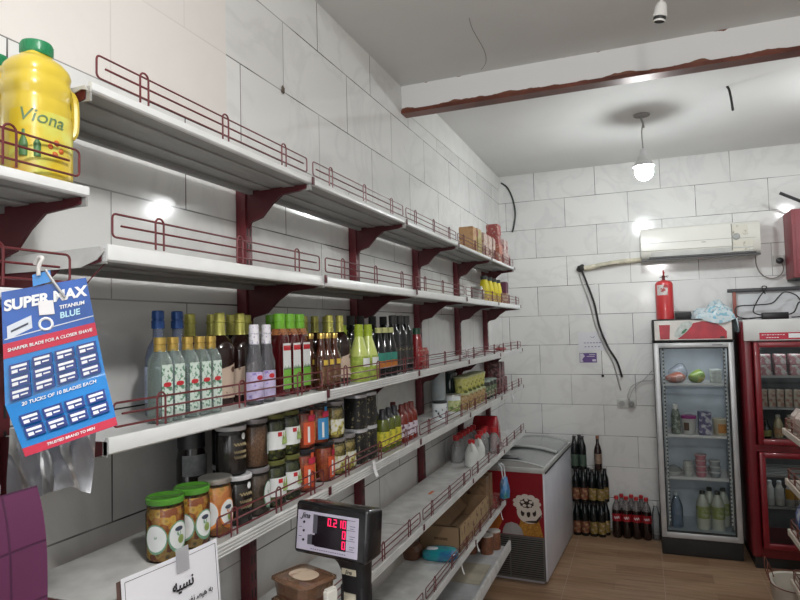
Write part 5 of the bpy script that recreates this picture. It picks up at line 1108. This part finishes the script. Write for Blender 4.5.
# on top of the fridge
t = thing('fire_extinguisher', 'red fire extinguisher standing on top of the silver fridge', 'fire extinguisher', (1.346, 5.27, 1.7615))
b = MB(); b.loft([(0, .060), (.006, .0655), (.278, .0655), (.297, .054), (.305, .03), (.31, .018)], 28); b.build('cylinder', mat('fire_red', (.50, .03, .035), .3, noise=.06, coat=.4), t)
b = MB(); b.patch(.0662, -2.45, -1.2, .19, .27, 10); b.build('label', speck('white_worn_label', [(.62, .6, .58), (.58, .55, .53), (.35, .05, .05)], 26, .5, 'NOISE', (0, .53, .6), 0), t)
b = MB(); b.loft([(.308, .012), (.335, .011), (.338, .014), (.345, .014)], 14); b.build('valve', mat('red_black_valve', (.12, .02, .02), .4, .4), t)
b = MB(); b.tube([(-.004, 0, .342), (.002, -.02, .352), (.004, -.05, .366)], .005, 6); b.tube([(0, 0, .345), (0, .01, .372), (0, .004, .388)], .0055, 6); b.build('lever', red_pl, t)
b = MB(); b.tube([(-.028, 0, .335), (0, 0, .33), (.028, 0, .338)], .003, 6); b.tube([(.028+.008*math.cos(a*.7), 0, .338+.008*math.sin(a*.7)) for a in range(9)], .0014, 5); b.build('pin', blackish, t)
b = MB(); b.box(-.055, .055, -.06, .06, 0, .055, .004); b.box(-.05, .05, -.062, -.059, .006, .05, .001); tag(b.build('black_box', blackish, loc=(1.475, 5.30, 1.762)), 'small black box between the extinguisher and plastic bag', 'box')
b = MB()
def heap(u, v):
    x = 1.535+.284*u; y = 5.10+.25*v; e = math.sin(PI*min(1, max(0, u)))**.45*math.sin(PI*v)**.5
    z = 1.765+.115*e*(.9+.25*math.sin(9*u+2)+.12*math.sin(23*u+17*v))
    zz = max(z, 1.765) if u < .93 else 1.765-.11*(u-.93)/.07
    if v < .02: y, zz = 5.066, 1.765-(.038*math.sin(PI*min(1, max(0, (u-.15)/.85)))+.003)
    elif v < .06: y, zz = 5.068, min(zz, 1.772)+.004
    elif v < .10: y, zz = 5.09, max(zz, 1.782) if u < .93 else zz
    return (x+.01*math.sin(20*v), y, zz)
b.sheet(heap, 44, 22)
tag(b.build('plastic_bag', speck('blue_white_film', [(.22, .42, .52), (.50, .57, .60), (.46, .54, .57), (.16, .40, .54)], 26, .22, 'NOISE', (.38, .44, .58, .66), .5)), 'crumpled blue and white plastic bag on top of the fridges', 'bag')

# ------------------------------------------------------------------ red double door fridge
t = thing('red_display_fridge', 'tall red two door drinks fridge at the right edge', 'fridge', (1.83, 5.0, 0))
RW, RD = .68, .56
red_e = mat('fridge_red_enamel', (.15, .007, .014), .35, noise=.12, coat=.2); red_d = mat('fridge_red_door', (.20, .009, .017), .33, noise=.12, coat=.2)
b = MB(); b.box(0, .066, 0, RD, .08, 1.735, .02, seg=4); b.box(RW-.05, RW, 0, RD, .08, 1.735, .01); b.box(.05, RW-.04, RD-.02, RD, .08, 1.735); b.box(.03, RW-.03, .02, RD, .08, .15); b.box(.03, RW-.03, .02, RD, 1.585, 1.735); b.box(.05, RW-.04, .0, RD-.02, .82, .865); b.build('cabinet', red_e, t)
b = MB(); b.box(.08, .10, .05, RD-.02, .15, 1.585); b.box(RW-.07, RW-.05, .05, RD-.02, .15, 1.585); b.box(.08, RW-.06, RD-.04, RD-.02, .15, 1.585); b.build('liner', mat('dark_liner', (.10, .11, .115), .5), t)
b = MB(); b.box(.02, .10, .03, RD, 0, .085); b.box(.10, RW-.03, .06, RD, .0, .085); b.build('plinth', blackish, t)
b = MB(); b.box(.012, RW, -.022, .03, 1.593, 1.742, .006); h_ = b.build('header_box', mat('header_cream', (.62, .62, .61), .4, noise=.04), t)
b = MB(); b.box(.108, RW-.06, -.0235, -.0215, 1.602, 1.650); b.build('red_strip', mat('strip_red', (.48, .02, .05), .4), h_)
b = MB()
for i in range(9): b.box(.122+i*.016, .134+i*.016, -.0245, -.0232, 1.632+.002*(i % 2), 1.637)
for i in range(5): b.box(.15+i*.016, .162+i*.016, -.0245, -.0232, 1.613, 1.618)
b.box(.285, .355, -.0245, -.0232, 1.612, 1.642); b.build('strip_print', white_ink, h_)
for (z0, z1_, nm) in ((.868, 1.584, 'upper'), (.150, .815, 'lower')):
    b = MB(); b.box(.068, .106, -.022, .02, z0, z1_, .006); b.box(RW-.05, RW, -.022, .02, z0, z1_, .006); b.box(.09, RW-.04, -.022, .02, z1_-.038, z1_, .006); b.box(.09, RW-.04, -.022, .02, z0, z0+.04, .006); d_ = b.build('door', red_d, t)
    b = MB(); b.box(.1, RW-.045, -.006, -.002, z0+.035, z1_-.033); b.build('door_glass', glass('dark_fridge_glass', (.9, .92, .92), .99, (.1, .11, .11), .02, 1.25), d_)
for z in (1.34, 1.115, .895, .64, .42):
    b = MB(); b.box(.10, RW-.07, .07, .076, z-.012, z+.004)
    for i in range(8): b.box(.10, RW-.07, .076+i*.055, .081+i*.055, z-.006, z)
    b.build('shelf', mat('wire_shelf_grey', (.3, .31, .31), .4, .4), t)
bxm = speck('pink_white_box', [(.45, .42, .42), (.36, .14, .16), (.5, .5, .48)], 28, .4, 'NOISE', (0, .5, .62), .1)
row(carton('dairy_box', 'carton', bxm, .07, .09, .075), [(1.985+.095*i, 5.15, 1.341+.076*j, 0) for j in range(2) for i in range(5)], ['pink white box behind the upper red door, %s row, %s from left' % (r_, ORD[i]) for r_ in ('lower', 'stacked') for i in range(5)], 'pink white boxes in the red fridge')
row(carton('juice_carton', 'carton', speck('white_juice_carton', [(.5, .5, .46), (.42, .36, .28), (.3, .1, .08)], 40, .4, 'NOISE', (0, .5, .66), .1), .045, .06, .125), [(1.965+.052*i, 5.14, 1.116, 0) for i in range(9)], ['white juice carton behind the upper red door, %s from left' % ORD[i] for i in range(9)], 'juice cartons in the red fridge')
row(can('white_dairy_pot', 'pot', mat('pot_white', (.5, .52, .52), .4), .028, .075, mat('pale_grey_lid', (.48, .5, .5))), [(2.02+.11*i, 5.25, 1.116, 0) for i in range(4)], ['white pot behind the juice cartons, %s from left' % ORD[i] for i in range(4)], 'white pots in the red fridge')
def mk_juice(label, group):
    t = thing('juice_bottle', label, 'bottle', group=group); R = .031
    b = MB(); b.loft([(0, R*.92), (.005, R), (.09, R), (.12, R*.7), (.145, R*.42)], 18); b.build('body', mat('pale_juice', (.42, .36, .22), .25, coat=.4), t)
    b = MB(); b.loft([(.143, R*.5), (.16, R*.5), (.162, R*.4)], 14); b.build('cap', mat('cream_cap', (.45, .42, .35), .4), t)
    b = MB(); b.patch(R+.0008, -PI, .4, .02, .07, 10); lb_ = b.build('label', mat('tan_juice_label', (.42, .24, .12), .5, noise=.4, scale=40), t)
    return t
row(mk_juice, [(2.05+.072*i, 5.13, .8995, 0) for i in range(5)], ['pale juice bottle on the lowest upper-door shelf, %s from left' % ORD[i] for i in range(5)], 'pale juice bottles in the red fridge')
t = thing('olive_oil_flask', 'short dark bottle with olive label left of the pale juices', 'bottle', (1.975, 5.13, .896))
b = MB(); b.loft([(0, .027), (.004, .03), (.07, .03), (.095, .015), (.12, .011)], 18); b.build('body', black_glass, t)
b = MB(); b.loft([(.118, .013), (.135, .013), (.137, .011)], 14); b.build('cap', blackish, t)
b = MB(); b.patch(.031, -PI, .4, .012, .055, 10); b.build('label', mat('olive_label', (.26, .24, .07), .5, noise=.2), t)
def mk_small(m):
    def mk(label, group):
        t = thing('small_drink_bottle', label, 'bottle', group=group); R = .028
        b = MB(); b.loft([(0, R*.9), (.005, R), (.11, R), (.14, R*.6), (.155, R*.45)], 18); b.build('body', mat('milky_drink', (.42, .42, .40), .3), t)
        b = MB(); b.loft([(.153, R*.55), (.17, R*.55), (.172, R*.45)], 14); b.build('cap', m, t)
        b = MB(); b.patch(R+.0008, -PI, .4, .05, .12, 10); lb_ = b.build('label', m, t)
        return t
    return mk
row(mk_small(mat('pale_grey_lid', (.48, .5, .5))), [(1.975+.06*i, 5.13, .421, 0) for i in range(2)], ['white drink bottle behind the lower red door, left one', 'white drink bottle behind the lower red door, right one'], 'white drinks in the red fridge')
row(mk_small(mat('amber_label', (.45, .24, .03), .4)), [(2.10+.06*i, 5.13, .421, 0) for i in range(5)], ['amber labelled drink bottle behind the lower red door, %s from left' % ORD[i] for i in range(5)], 'amber drinks in the red fridge')
# condenser tray with cables on top of the red fridge
t = thing('cable_tray', 'black railed white back tray with red post on the red fridge', 'tray', (1.80, 5.40, 1.742))
b = MB(); b.box(.0, .70, -.012, .012, .215, .243, .003); b.build('top_rail', mat('dark_rail', (.05, .05, .055), .4, .4), t)
b = MB(); b.box(.035, .058, -.018, .012, .0, .216, .003); b.box(.66, .683, -.018, .012, .0, .216, .003); b.build('post', mat('dull_red_post', (.28, .08, .06), .5, noise=.2), t)
b = MB(); b.box(.05, .69, .012, .018, .0, .216); b.build('back_panel', mat('grey_white_panel', (.58, .60, .62), .4, noise=.04), t)
t = thing('power_adapter', 'black power adapter with cables on top of the red fridge', 'adapter', (2.09, 5.26, 1.744))
b = MB(); b.box(-.085, .085, -.025, .025, 0, .05, .005); b.build('body', black_pl, t)
for pts in ([(-.08, 0, .02), (-.16, .02, .008), (-.24, .05, .03), (-.235, .08, .10), (-.1, .09, .11), (.0, .09, .12), (.05, .09, .17), (.09, .09, .20), (.16, .08, .17), (.2, .03, .08), (.24, -.02, .02)],
            [(.08, 0, .03), (.13, .03, .05), (.17, .06, .12), (.21, .05, .10), (.26, .0, .12), (.32, .0, .06)],
            [(-.08, .01, .03), (-.13, .06, .06), (-.09, .09, .15), (-.05, .09, .21), (-.03, .085, .245), (-.06, .085, .245), (-.04, .09, .19)],
            [(-.26, .03, .008), (-.2, -.02, .006), (-.14, .02, .012), (-.08, -.01, .012)], [(.1, -.02, .01), (.18, -.03, .02), (.24, .01, .07), (.2, .06, .09), (.3, .06, .14)]):
    b = MB(); b.tube(bez(pts, 6), .0048, 6); b.build('cable', blackish, t)

# ------------------------------------------------------------------ back wall fittings
t = thing('air_conditioner', 'white wall mounted air conditioner above the silver fridge', 'air conditioner', (1.19, 5.37, 2.244))
AW, AH = .852, .262
acm = mat('aged_white_plastic', (.62, .61, .56), .35, noise=.03)
b = MB(); b.prism([(.0, .05), (.02, .018), (.06, .0), (.203, .0), (.203, AH), (.05, AH), (.012, AH-.012), (0, AH-.04)], 'x', 0, AW); b.build('casing', acm, t)
b = MB(); b.prism([(-.008, .075), (-.008, AH-.04), (.004, AH-.014), (.02, AH-.006), (.02, AH-.016), (.004, .07)], 'x', .004, .655); b.build('front_panel', mat('ac_front_white', (.66, .65, .61), .3, noise=.02), t)
b = MB(); b.box(.0, .66, -.0095, -.007, .132, .1345); b.box(.655, .660, -.0095, .0, .04, AH-.02); b.box(.70, .82, -.0012, .002, .128, .1305); b.build('seam_line', mat('seam_grey', (.22, .22, .2), .6, noise=0), t)
b = MB(); b.prism([(-.004, .062), (.004, .026), (.012, .03), (.004, .068)], 'x', .075, .80); b.build('air_flap', mat('flap_grey_white', (.52, .52, .50), .4), t)
b = MB(); b.box(.06, .82, .0, .05, .012, .024); b.box(.0, AW, .012, .06, -.004, .008); b.build('outlet_slot', mat('slot_dark', (.10, .10, .10), .6), t)
b = MB(); b.loft([(0, .026), (.006, .024), (.008, .018)], 24, M=Matrix.Translation((.69, -.0005, .145)) @ Matrix.Rotation(PI/2, 4, 'X')); b.build('display_window', mat('ac_display_grey', (.33, .34, .33), .25), t)
b = MB(); b.box(.655, .77, -.0016, .001, .155, AH-.03); b.box(.655, .77, -.0016, .001, .03, .115); b.box(.775, .80, -.002, .001, .04, .12); b.build('bare_cover', speck('yellowed_dusty_plastic', [(.62, .6, .52), (.6, .58, .5), (.2, .18, .14)], 22, .5, 'NOISE', (0, .58, .68), 0), t)
b = MB(); b.loft([(0, .018, .004), (.001, .018, .004)], 16, M=Matrix.Translation((.46, -.008, .118)) @ Matrix.Rotation(PI/2, 4, 'X')); b.build('emblem', mat('grey_emblem', (.35, .34, .32), .4), t)
t = thing('refrigerant_hose', 'cream insulated hose running left from the air conditioner', 'hose', (0, 0, 0))
b = MB(); b.tube(bez([(1.21, 5.545, 2.268), (1.05, 5.54, 2.262), (.9, 5.54, 2.246), (.78, 5.54, 2.228), (.73, 5.54, 2.222)], 6), .021, 12); b.build('insulation', mat('cream_tape', (.60, .56, .44), .6, noise=.25, scale=20), t)
b = MB(); b.ball((.706, 5.542, 2.226), .03, .026, .032, sub=2, jit=.25); b.build('taped_end', blackish, t)
b = MB(); b.tube(bez([(.69, 5.545, 2.24), (.67, 5.55, 2.215), (.70, 5.555, 2.20), (.72, 5.55, 2.225)], 4), .007, 6); b.tube([(1.0, 5.519, 2.243), (.86, 5.519, 2.224)], .003, 5); b.build('tape_strip', mat('dark_tape', (.06, .055, .05), .7), t)
b = MB(); b.tube(bez([(.708, 5.553, 2.21), (.745, 5.556, 2.10), (.80, 5.556, 1.92), (.835, 5.556, 1.72), (.90, 5.556, 1.54), (.965, 5.556, 1.42), (1.0, 5.556, 1.29)], 8), .0085, 8)
tag(b.build('black_cable', blackish), 'black cable hanging down the back wall from the hose end', 'cable')
b = MB(); b.tube(bez([(.685, 5.566, 2.18), (.712, 5.566, 2.08), (.762, 5.566, 1.92), (.805, 5.566, 1.72), (.872, 5.566, 1.54), (.935, 5.566, 1.40), (.985, 5.566, 1.18)], 8), .0065, 8)
tag(b.build('grey_cable', mat('grey_cable', (.36, .35, .34), .5)), 'thinner grey cable beside the black hanging cable', 'cable')
b = MB(); b.tube(bez([(.03, 5.5665, 3.05), (.085, 5.5665, 3.0), (.13, 5.5665, 2.89), (.148, 5.5665, 2.76), (.13, 5.5665, 2.64), (.115, 5.5665, 2.59)], 8), .0075, 8)
tag(b.build('corner_cable', mat('dark_green_cable', (.02, .035, .03), .5)), 'short dark cable curving down in the upper back corner', 'cable')
def outlet(name, loc, w, h, label, sockets=1, plug=False):
    t = thing(name, label, 'socket', loc)
    b = MB(); b.box(0, w, -.012, 0, 0, h, .003); b.build('plate', mat('cream_plate_plastic', (.52, .52, .50), .4), t)
    for i in range(sockets):
        cx = w*(i+.5)/sockets
        b = MB(); b.loft([(0, .024), (.003, .022)], 20, M=Matrix.Translation((cx, -.011, h/2)) @ Matrix.Rotation(PI/2, 4, 'X')); b.build('socket', mat('socket_grey', (.32, .32, .31), .4), t)
    return t
t = outlet('wall_socket', (.953, YB, 1.032), .148, .072, 'white double wall socket left of the silver fridge', 2)
t = thing('grey_plug_cable', 'grey plug and cable from the wall socket to the silver fridge', 'cable', (0, 0, 0))
b = MB(); b.loft([(0, .022), (.03, .02), (.034, .015)], 16, M=Matrix.Translation((1.064, YB-.014, 1.066)) @ Matrix.Rotation(PI/2, 4, 'X')); b.build('plug', mat('plug_grey', (.25, .25, .24), .5), t)
b = MB(); b.tube(bez([(1.064, 5.53, 1.07), (1.04, 5.53, 1.13), (1.07, 5.54, 1.21), (1.15, 5.55, 1.255), (1.225, 5.555, 1.26), (1.241, 5.562, 1.27)], 6), .004, 6); b.tube(bez([(1.07, 5.53, 1.07), (1.05, 5.53, 1.10), (1.09, 5.54, 1.20), (1.17, 5.55, 1.27), (1.225, 5.555, 1.33), (1.241, 5.562, 1.34)], 6), .003, 6); b.build('cable', mat('grey_cable', (.36, .35, .34)), t)
t = outlet('appliance_socket', (2.152, YB, 2.158), .078, .082, 'white wall socket with a black plug right of the air conditioner', 1)
t = thing('air_conditioner_plug', 'black round plug with cable below the air conditioner', 'plug', (2.195, YB-.016, 2.198))
b = MB(); b.loft([(0, .026), (.03, .022), (.034, .014)], 18, M=Matrix.Rotation(PI/2, 4, 'X')); b.build('plug', black_pl, t)
b = MB(); b.tube(bez([(.01, -.02, -.02), (.02, -.012, -.07), (-.01, -.008, -.12), (-.07, -.006, -.135), (-.13, -.01, -.10), (-.165, -.03, -.03), (-.172, -.06, .045)], 6), .0045, 6); b.build('cable', mat('brown_grey_cable', (.2, .18, .16), .5), t)
t = thing('wall_notice', 'white printed notice on the back wall above the purple card', 'notice', (.655, YB-.002, 1.514))
b = MB(); b.box(0, .232, -.001, .0, 0, .158); b.build('sheet', mat('notice_paper', (.66, .66, .70), .6, noise=.02), t)
b = MB()
for i in range(6): b.box(.045+i*.025, .062+i*.025, -.002, -.0009, .064, .070)
for i in range(5): b.box(.05+i*.028, .064+i*.028, -.002, -.0009, .030, .037)
b.tube([(.10, -.0012, .122), (.108, -.0012, .114), (.128, -.0012, .114), (.136, -.0012, .124)], .002, 5); b.build('print', mat('violet_ink', (.15, .13, .28), .6, noise=0), t)
t = thing('wall_card', 'small purple printed card stuck under the white notice', 'card', (.660, YB-.002, 1.412))
b = MB(); b.box(0, .142, -.001, 0, 0, .082, .0003, seg=1); b.build('card', mat('violet_card', (.11, .06, .22), .45), t)
b = MB(); b.prism([(.004, .004), (.03, .004), (.022, .03), (.045, .055), (.03, .078), (.004, .078)], 'y', -.002, -.0009); b.box(.105, .135, -.002, -.0009, .01, .028); b.box(.06, .125, -.002, -.0009, .05, .055); b.box(.08, .13, -.002, -.0009, .064, .07); b.build('print', mat('pale_card_print', (.58, .55, .62), .5), t)
t = thing('wall_cabinet', 'dark red wall cabinet cut off by the right edge', 'cabinet', (2.235, 5.30, 2.045))
b = MB(); b.box(0, .45, .0, .274, 0, .51, .006); b.build('box', mat('dusty_red_board', (.24, .055, .065), .5, noise=.1), t)
b = MB(); b.box(.006, .444, .004, .27, -.012, 0); b.build('bottom_board', blackish, t)
b = MB(); b.box(.02, .44, -.008, .0, .02, .49, .003); b.build('door', mat('dusty_red_board', (.24, .055, .065)), t)
b = MB(); b.tube([(2.17, 5.30, 2.683), (2.34, 5.30, 2.585)], .012, 8); b.tube([(2.34, 5.30, 2.585), (2.34, 5.56, 2.56)], .012, 8); b.box(2.325, 2.355, 5.556, 5.574, 2.53, 2.59, .002)
tag(b.build('wall_bracket_arm', mat('dark_rail', (.05, .05, .055))), 'dark metal bracket arm above the red wall cabinet', 'bracket')
b = MB(); b.ball((.845, 5.568, 1.30), .011, .006, .011); tag(b.build('wall_plug_hole', blackish), 'dark screw plug in the back wall tiles', 'wall plug')
b = MB(); b.ball((.004, 1.885, 2.604), .005, .010, .014, jit=.2); tag(b.build('wall_chip', mat('chip_brown', (.10, .08, .06), .9)), 'dark chip in the upper left wall tile', 'chip')

# ------------------------------------------------------------------ ceiling: bulb, empty socket, wire stub
LB = (1.225, 4.323)
t = thing('light_bulb', 'glowing bulb hanging on a short cord from the far ceiling', 'lamp', (LB[0], LB[1], 3.108))
b = MB(); b.tube(bez([(-.006, 0, 0), (.004, 0, -.06), (-.004, 0, -.12), (0, 0, -.235)], 5), .005, 6); b.tube([(-.006, 0, -.02), (.006, 0, -.06), (.01, .0, -.09)], .007, 6); b.build('cord', mat('grey_cord', (.3, .3, .28), .6), t)
b = MB(); b.loft([(-.346, .067), (-.330, .060), (-.30, .040), (-.27, .024), (-.235, .020), (-.228, .01)], 20); b.build('lamp_holder', mat('holder_white', (.6, .6, .6), .5), t)  # holder flared wide on purpose, to shade the ceiling round the cord
b = MB(); b.loft([(-.436, .012), (-.430, .030), (-.414, .047), (-.392, .056), (-.366, .056), (-.345, .054)], 24); b.build('bulb', mat('bulb_glow', (1, 1, 1), .5, noise=0, emit=(.95, 1., 1.), estr=235), t)
b = MB(); b.loft([(-.01, .05), (-.002, .052), (0, .045)], 24); b.build('ceiling_rose', mat('dusty_rose', (.25, .24, .23), .8), t)
t = thing('empty_lamp_socket', 'white empty bulb socket dangling on a cord from the near ceiling', 'lamp socket', (1.279, 2.37, 3.06))
b = MB(); b.tube([(-.008, 0, 0), (-.004, 0, -.1), (.0, 0, -.178)], .0045, 6); b.build('cord', white_pl, t)
SM = Matrix.Translation((0, 0, -.175)) @ Matrix.Rotation(.16, 4, 'Y')
b = MB(); b.loft([(-.055, .0245), (-.045, .024), (-.012, .0195), (-.002, .014), (0, .008)], 20, M=SM); b.build('holder', white_pl, t)
b = MB(); b.loft([(-.066, .0205), (-.054, .022)], 18, M=SM); b.build('socket_mouth', mat('dark_socket', (.03, .03, .03), .5), t)
b = MB(); b.loft([(-.072, .019), (-.066, .0205)], 18, M=SM, cap=False); b.build('rim', white_pl, t)
b = MB(); b.tube(bez([(1.69, 4.02, 3.110), (1.70, 4.018, 3.085), (1.708, 4.018, 3.03), (1.714, 4.018, 2.96)], 6), .007, 6); tag(b.build('ceiling_wire', blackish), 'short black wire hanging from the far ceiling', 'wire')
ceiling_line('ceiling_crack', [(.532, 2.53, 3.06), (.52, 2.642, 3.06), (.519, 2.857, 3.06), (.496, 2.993, 3.06), (.451, 3.076, 3.06)], .0011, 'thin dark crack in the near ceiling by the beam', 'crack')

# ------------------------------------------------------------------ island gondola at the right edge
GX, GY = 1.885, 4.06
cream_m = mat('cream_shelf_enamel', (.60, .53, .45), .4, noise=.08)
t = thing('shelving_back', 'cream backed island shelving frame at the right edge of the photo', 'shelf frame', (GX+.36, GY, 0))
b = MB(); b.box(0, .03, -2.2, 0, .0, 1.3); b.build('back_board', cream_m, t)
b = MB()
for y in (-.02, -.8, -1.6): b.box(-.03, .0, y-.02, y+.02, 0, 1.3, .002)
b.build('post', wine_metal, t)
def isl(label, group):
    t = thing('island_shelf', label, 'shelf', group=group); L = 2.1
    b = MB(); b.box(.01, .326, -L, 0, -.014, -.004); b.build('shelf_plate', cream_m, t)
    b = MB(); b.prism([(0, -.03), (0, 0), (.008, .003), (.012, -.004), (.012, -.03)], 'y', -L, .0); b.box(-.003, .012, -.03, .004, -.032, .004, .003); b.build('front_lip', cream_m, t)
    b = MB(); fence_mb(b, .010, -L+.02, -.03, .004, .06, r=.003, hoops=(.2, .4, .6, .8, .93)); b.tube([(.02, -.012, .008), (.02, -.012, .06), (.3, -.012, .06), (.3, -.012, .008)], .003, 6); b.tube([(.02, -.012, .035), (.3, -.012, .035)], .003, 6); b.build('wire_guard', mat('brown_red_wire', (.16, .05, .035), .4), t)
    b = MB(); b.prism([(.324, -.014), (.02, -.014), (.03, -.03), (.2, -.05), (.324, -.1)], 'y', -.006, 0); b.build('bracket', cream_m, t)
    return t
zs_ = [1.125, .845, .565, .290]
row(isl, [(GX, GY, z, 0) for z in zs_], ['cream shelf of the right island unit, top tier with sweets', 'cream shelf of the right island unit, second tier above the blue bag', 'cream shelf of the right island unit, third tier', 'cream shelf of the right island unit, lowest tier'], 'island shelves')
t = thing('wire_basket', 'pale floor basket with brown wire hoop at the lower right corner', 'basket', (GX+.12, GY+.21, .0))
b = MB(); b.loft([(.0, .16, .15), (.19, .19, .18), (.20, .19, .18), (.195, .175, .165), (.02, .15, .13)], 32, 3, cap=True); b.build('tub', mat('pale_tub', (.50, .46, .40), .5, noise=.1), t)
b = MB()
for s in (0, .05): b.tube(bez([(-.19, -.03+s*2, .19), (-.2, .0+s*2, .25), (-.19, .03+s*2, .29), (-.16, .06+s*2, .2)], 5), .003, 6)
b.tube([(.195*(abs(math.cos(a))**.67)*math.copysign(1, math.cos(a)), .185*(abs(math.sin(a))**.67)*math.copysign(1, math.sin(a)), .205) for a in [2*PI*i/40 for i in range(40)]], .003, 6, closed=True); b.build('wire_hoop', mat('brown_red_wire', (.16, .05, .035)), t)
t = thing('blue_snack_bag', 'blue and white snack bag on the island shelf at right edge', 'bag', (GX+.085, GY-.13, .562))
b = MB(); b.loft([(0, .05, .085), (.02, .062, .10), (.12, .064, .10), (.19, .03, .095), (.215, .006, .092), (.222, .004, .092)], 28, 3); b.build('pouch', speck('blue_white_snack', [(.06, .16, .5), (.05, .12, .42), (.55, .58, .65)], 12, .25, 'NOISE', (0, .5, .6), .4), t)
def mk_sweet(m):
    def mk(label, group):
        t = thing('sweet_packet', label, 'packet', group=group)
        b = MB(); b.loft([(0, .03, .05), (.02, .036, .055), (.09, .034, .054), (.12, .008, .05), (.127, .004, .05)], 22, 3); b.build('pouch', m, t)
        return t
    return mk
row(mk_sweet(speck('pink_green_packet', [(.35, .09, .08), (.5, .42, .36), (.25, .06, .08)], 16, .3, 'NOISE', (0, .5, .62), .4)), [(GX+.06, GY-.10-.13*i, 1.122, .2*(i % 2)) for i in range(5)], ['pinkish sweet packet on the island top shelf, %s from the far end' % ORD[i] for i in range(5)], 'sweet packets on the island')
row(mk_sweet(speck('brown_cream_packet', [(.3, .16, .08), (.45, .35, .22), (.15, .08, .05)], 16, .3, 'NOISE', (0, .5, .62), .4)), [(GX+.1, GY-.12-.14*i, .842, .2*(i % 2)) for i in range(4)], ['brown cream packet on the island second shelf, %s from the far end' % ORD[i] for i in range(4)], 'brown packets on the island')

# ------------------------------------------------------------------ light
def area(name, loc, rot, sx, sy, power, col):
    l = bpy.data.lights.new(name, 'AREA'); l.shape = 'RECTANGLE'; l.size = sx; l.size_y = sy; l.energy = power; l.color = col
    o = bpy.data.objects.new(name, l); COL.objects.link(o); o.location = loc; o.rotation_euler = rot; return o
for nm_, lc_, sx_, sy_, en_ in (('fridge_fill_light', (1.518, 5.20, 1.552), .42, .05, .8), ('red_fridge_upper_fill', (2.17, 5.09, 1.575), .45, .05, .9), ('red_fridge_lower_fill', (2.17, 5.09, .80), .45, .05, .5)): area(nm_, lc_, (0, 0, 0), sx_, sy_, en_, (.95, .98, 1.))  # added fill lights to brighten the fridge contents, no lamps seen inside
area('doorway_daylight', (1.7, YN-.3, 1.7), (math.radians(90), 0, 0), 3.0, 2.2, 32, (1., .985, .97))  # added area light standing in for daylight from the unseen front
def lamp(name, loc, power, r, col):
    l = bpy.data.lights.new(name, 'POINT'); l.energy = power; l.shadow_soft_size = r; l.color = col
    o = bpy.data.objects.new(name, l); COL.objects.link(o); o.location = loc; return o
lamp('second_ceiling_lamp', (2.55, 4.08, 2.80), 16, .05, (.97, 1, 1))
lamp('front_ceiling_lamp', (1.45, .2, 2.72), 68, .08, (1., .99, .97)); lamp('doorway_lamp', (1.3, -.9, 2.2), 7, .06, (1., .99, .97))
w = bpy.data.worlds.new('World'); scene.world = w; w.use_nodes = True
w.node_tree.nodes['Background'].inputs['Color'].default_value = (.85, .9, 1, 1); w.node_tree.nodes['Background'].inputs['Strength'].default_value = .5

# ------------------------------------------------------------------ camera
CAM = dict(f=619.165, yaw=0.36845, pitch=0.04750, roll=-0.02571, cx=1.1593, cz=1.7383)
cam = bpy.data.cameras.new('camera'); co = bpy.data.objects.new('camera', cam); COL.objects.link(co)
cam.sensor_width = 36; cam.lens = 36*CAM['f']/800; cam.clip_start = .05
yaw, pitch, roll = CAM['yaw'], CAM['pitch'], CAM['roll']
fw = Vector((-math.sin(yaw), math.cos(yaw), 0)); rt = Vector((math.cos(yaw), math.sin(yaw), 0)); up = Vector((0, 0, 1))
fw, up = fw*math.cos(pitch)+up*math.sin(pitch), up*math.cos(pitch)-fw*math.sin(pitch)
rt, up = rt*math.cos(roll)+up*math.sin(roll), up*math.cos(roll)-rt*math.sin(roll)
M_ = Matrix((rt, up, -fw)).transposed().to_4x4(); M_.translation = Vector((CAM['cx'], 0, CAM['cz'])); co.matrix_world = M_
scene.camera = co
scene.view_settings.view_transform = 'Standard'; scene.view_settings.look = 'None'; scene.view_settings.exposure = 0
scene.cycles.max_bounces = 10; scene.cycles.transparent_max_bounces = 16; scene.cycles.caustics_reflective = False; scene.cycles.caustics_refractive = False
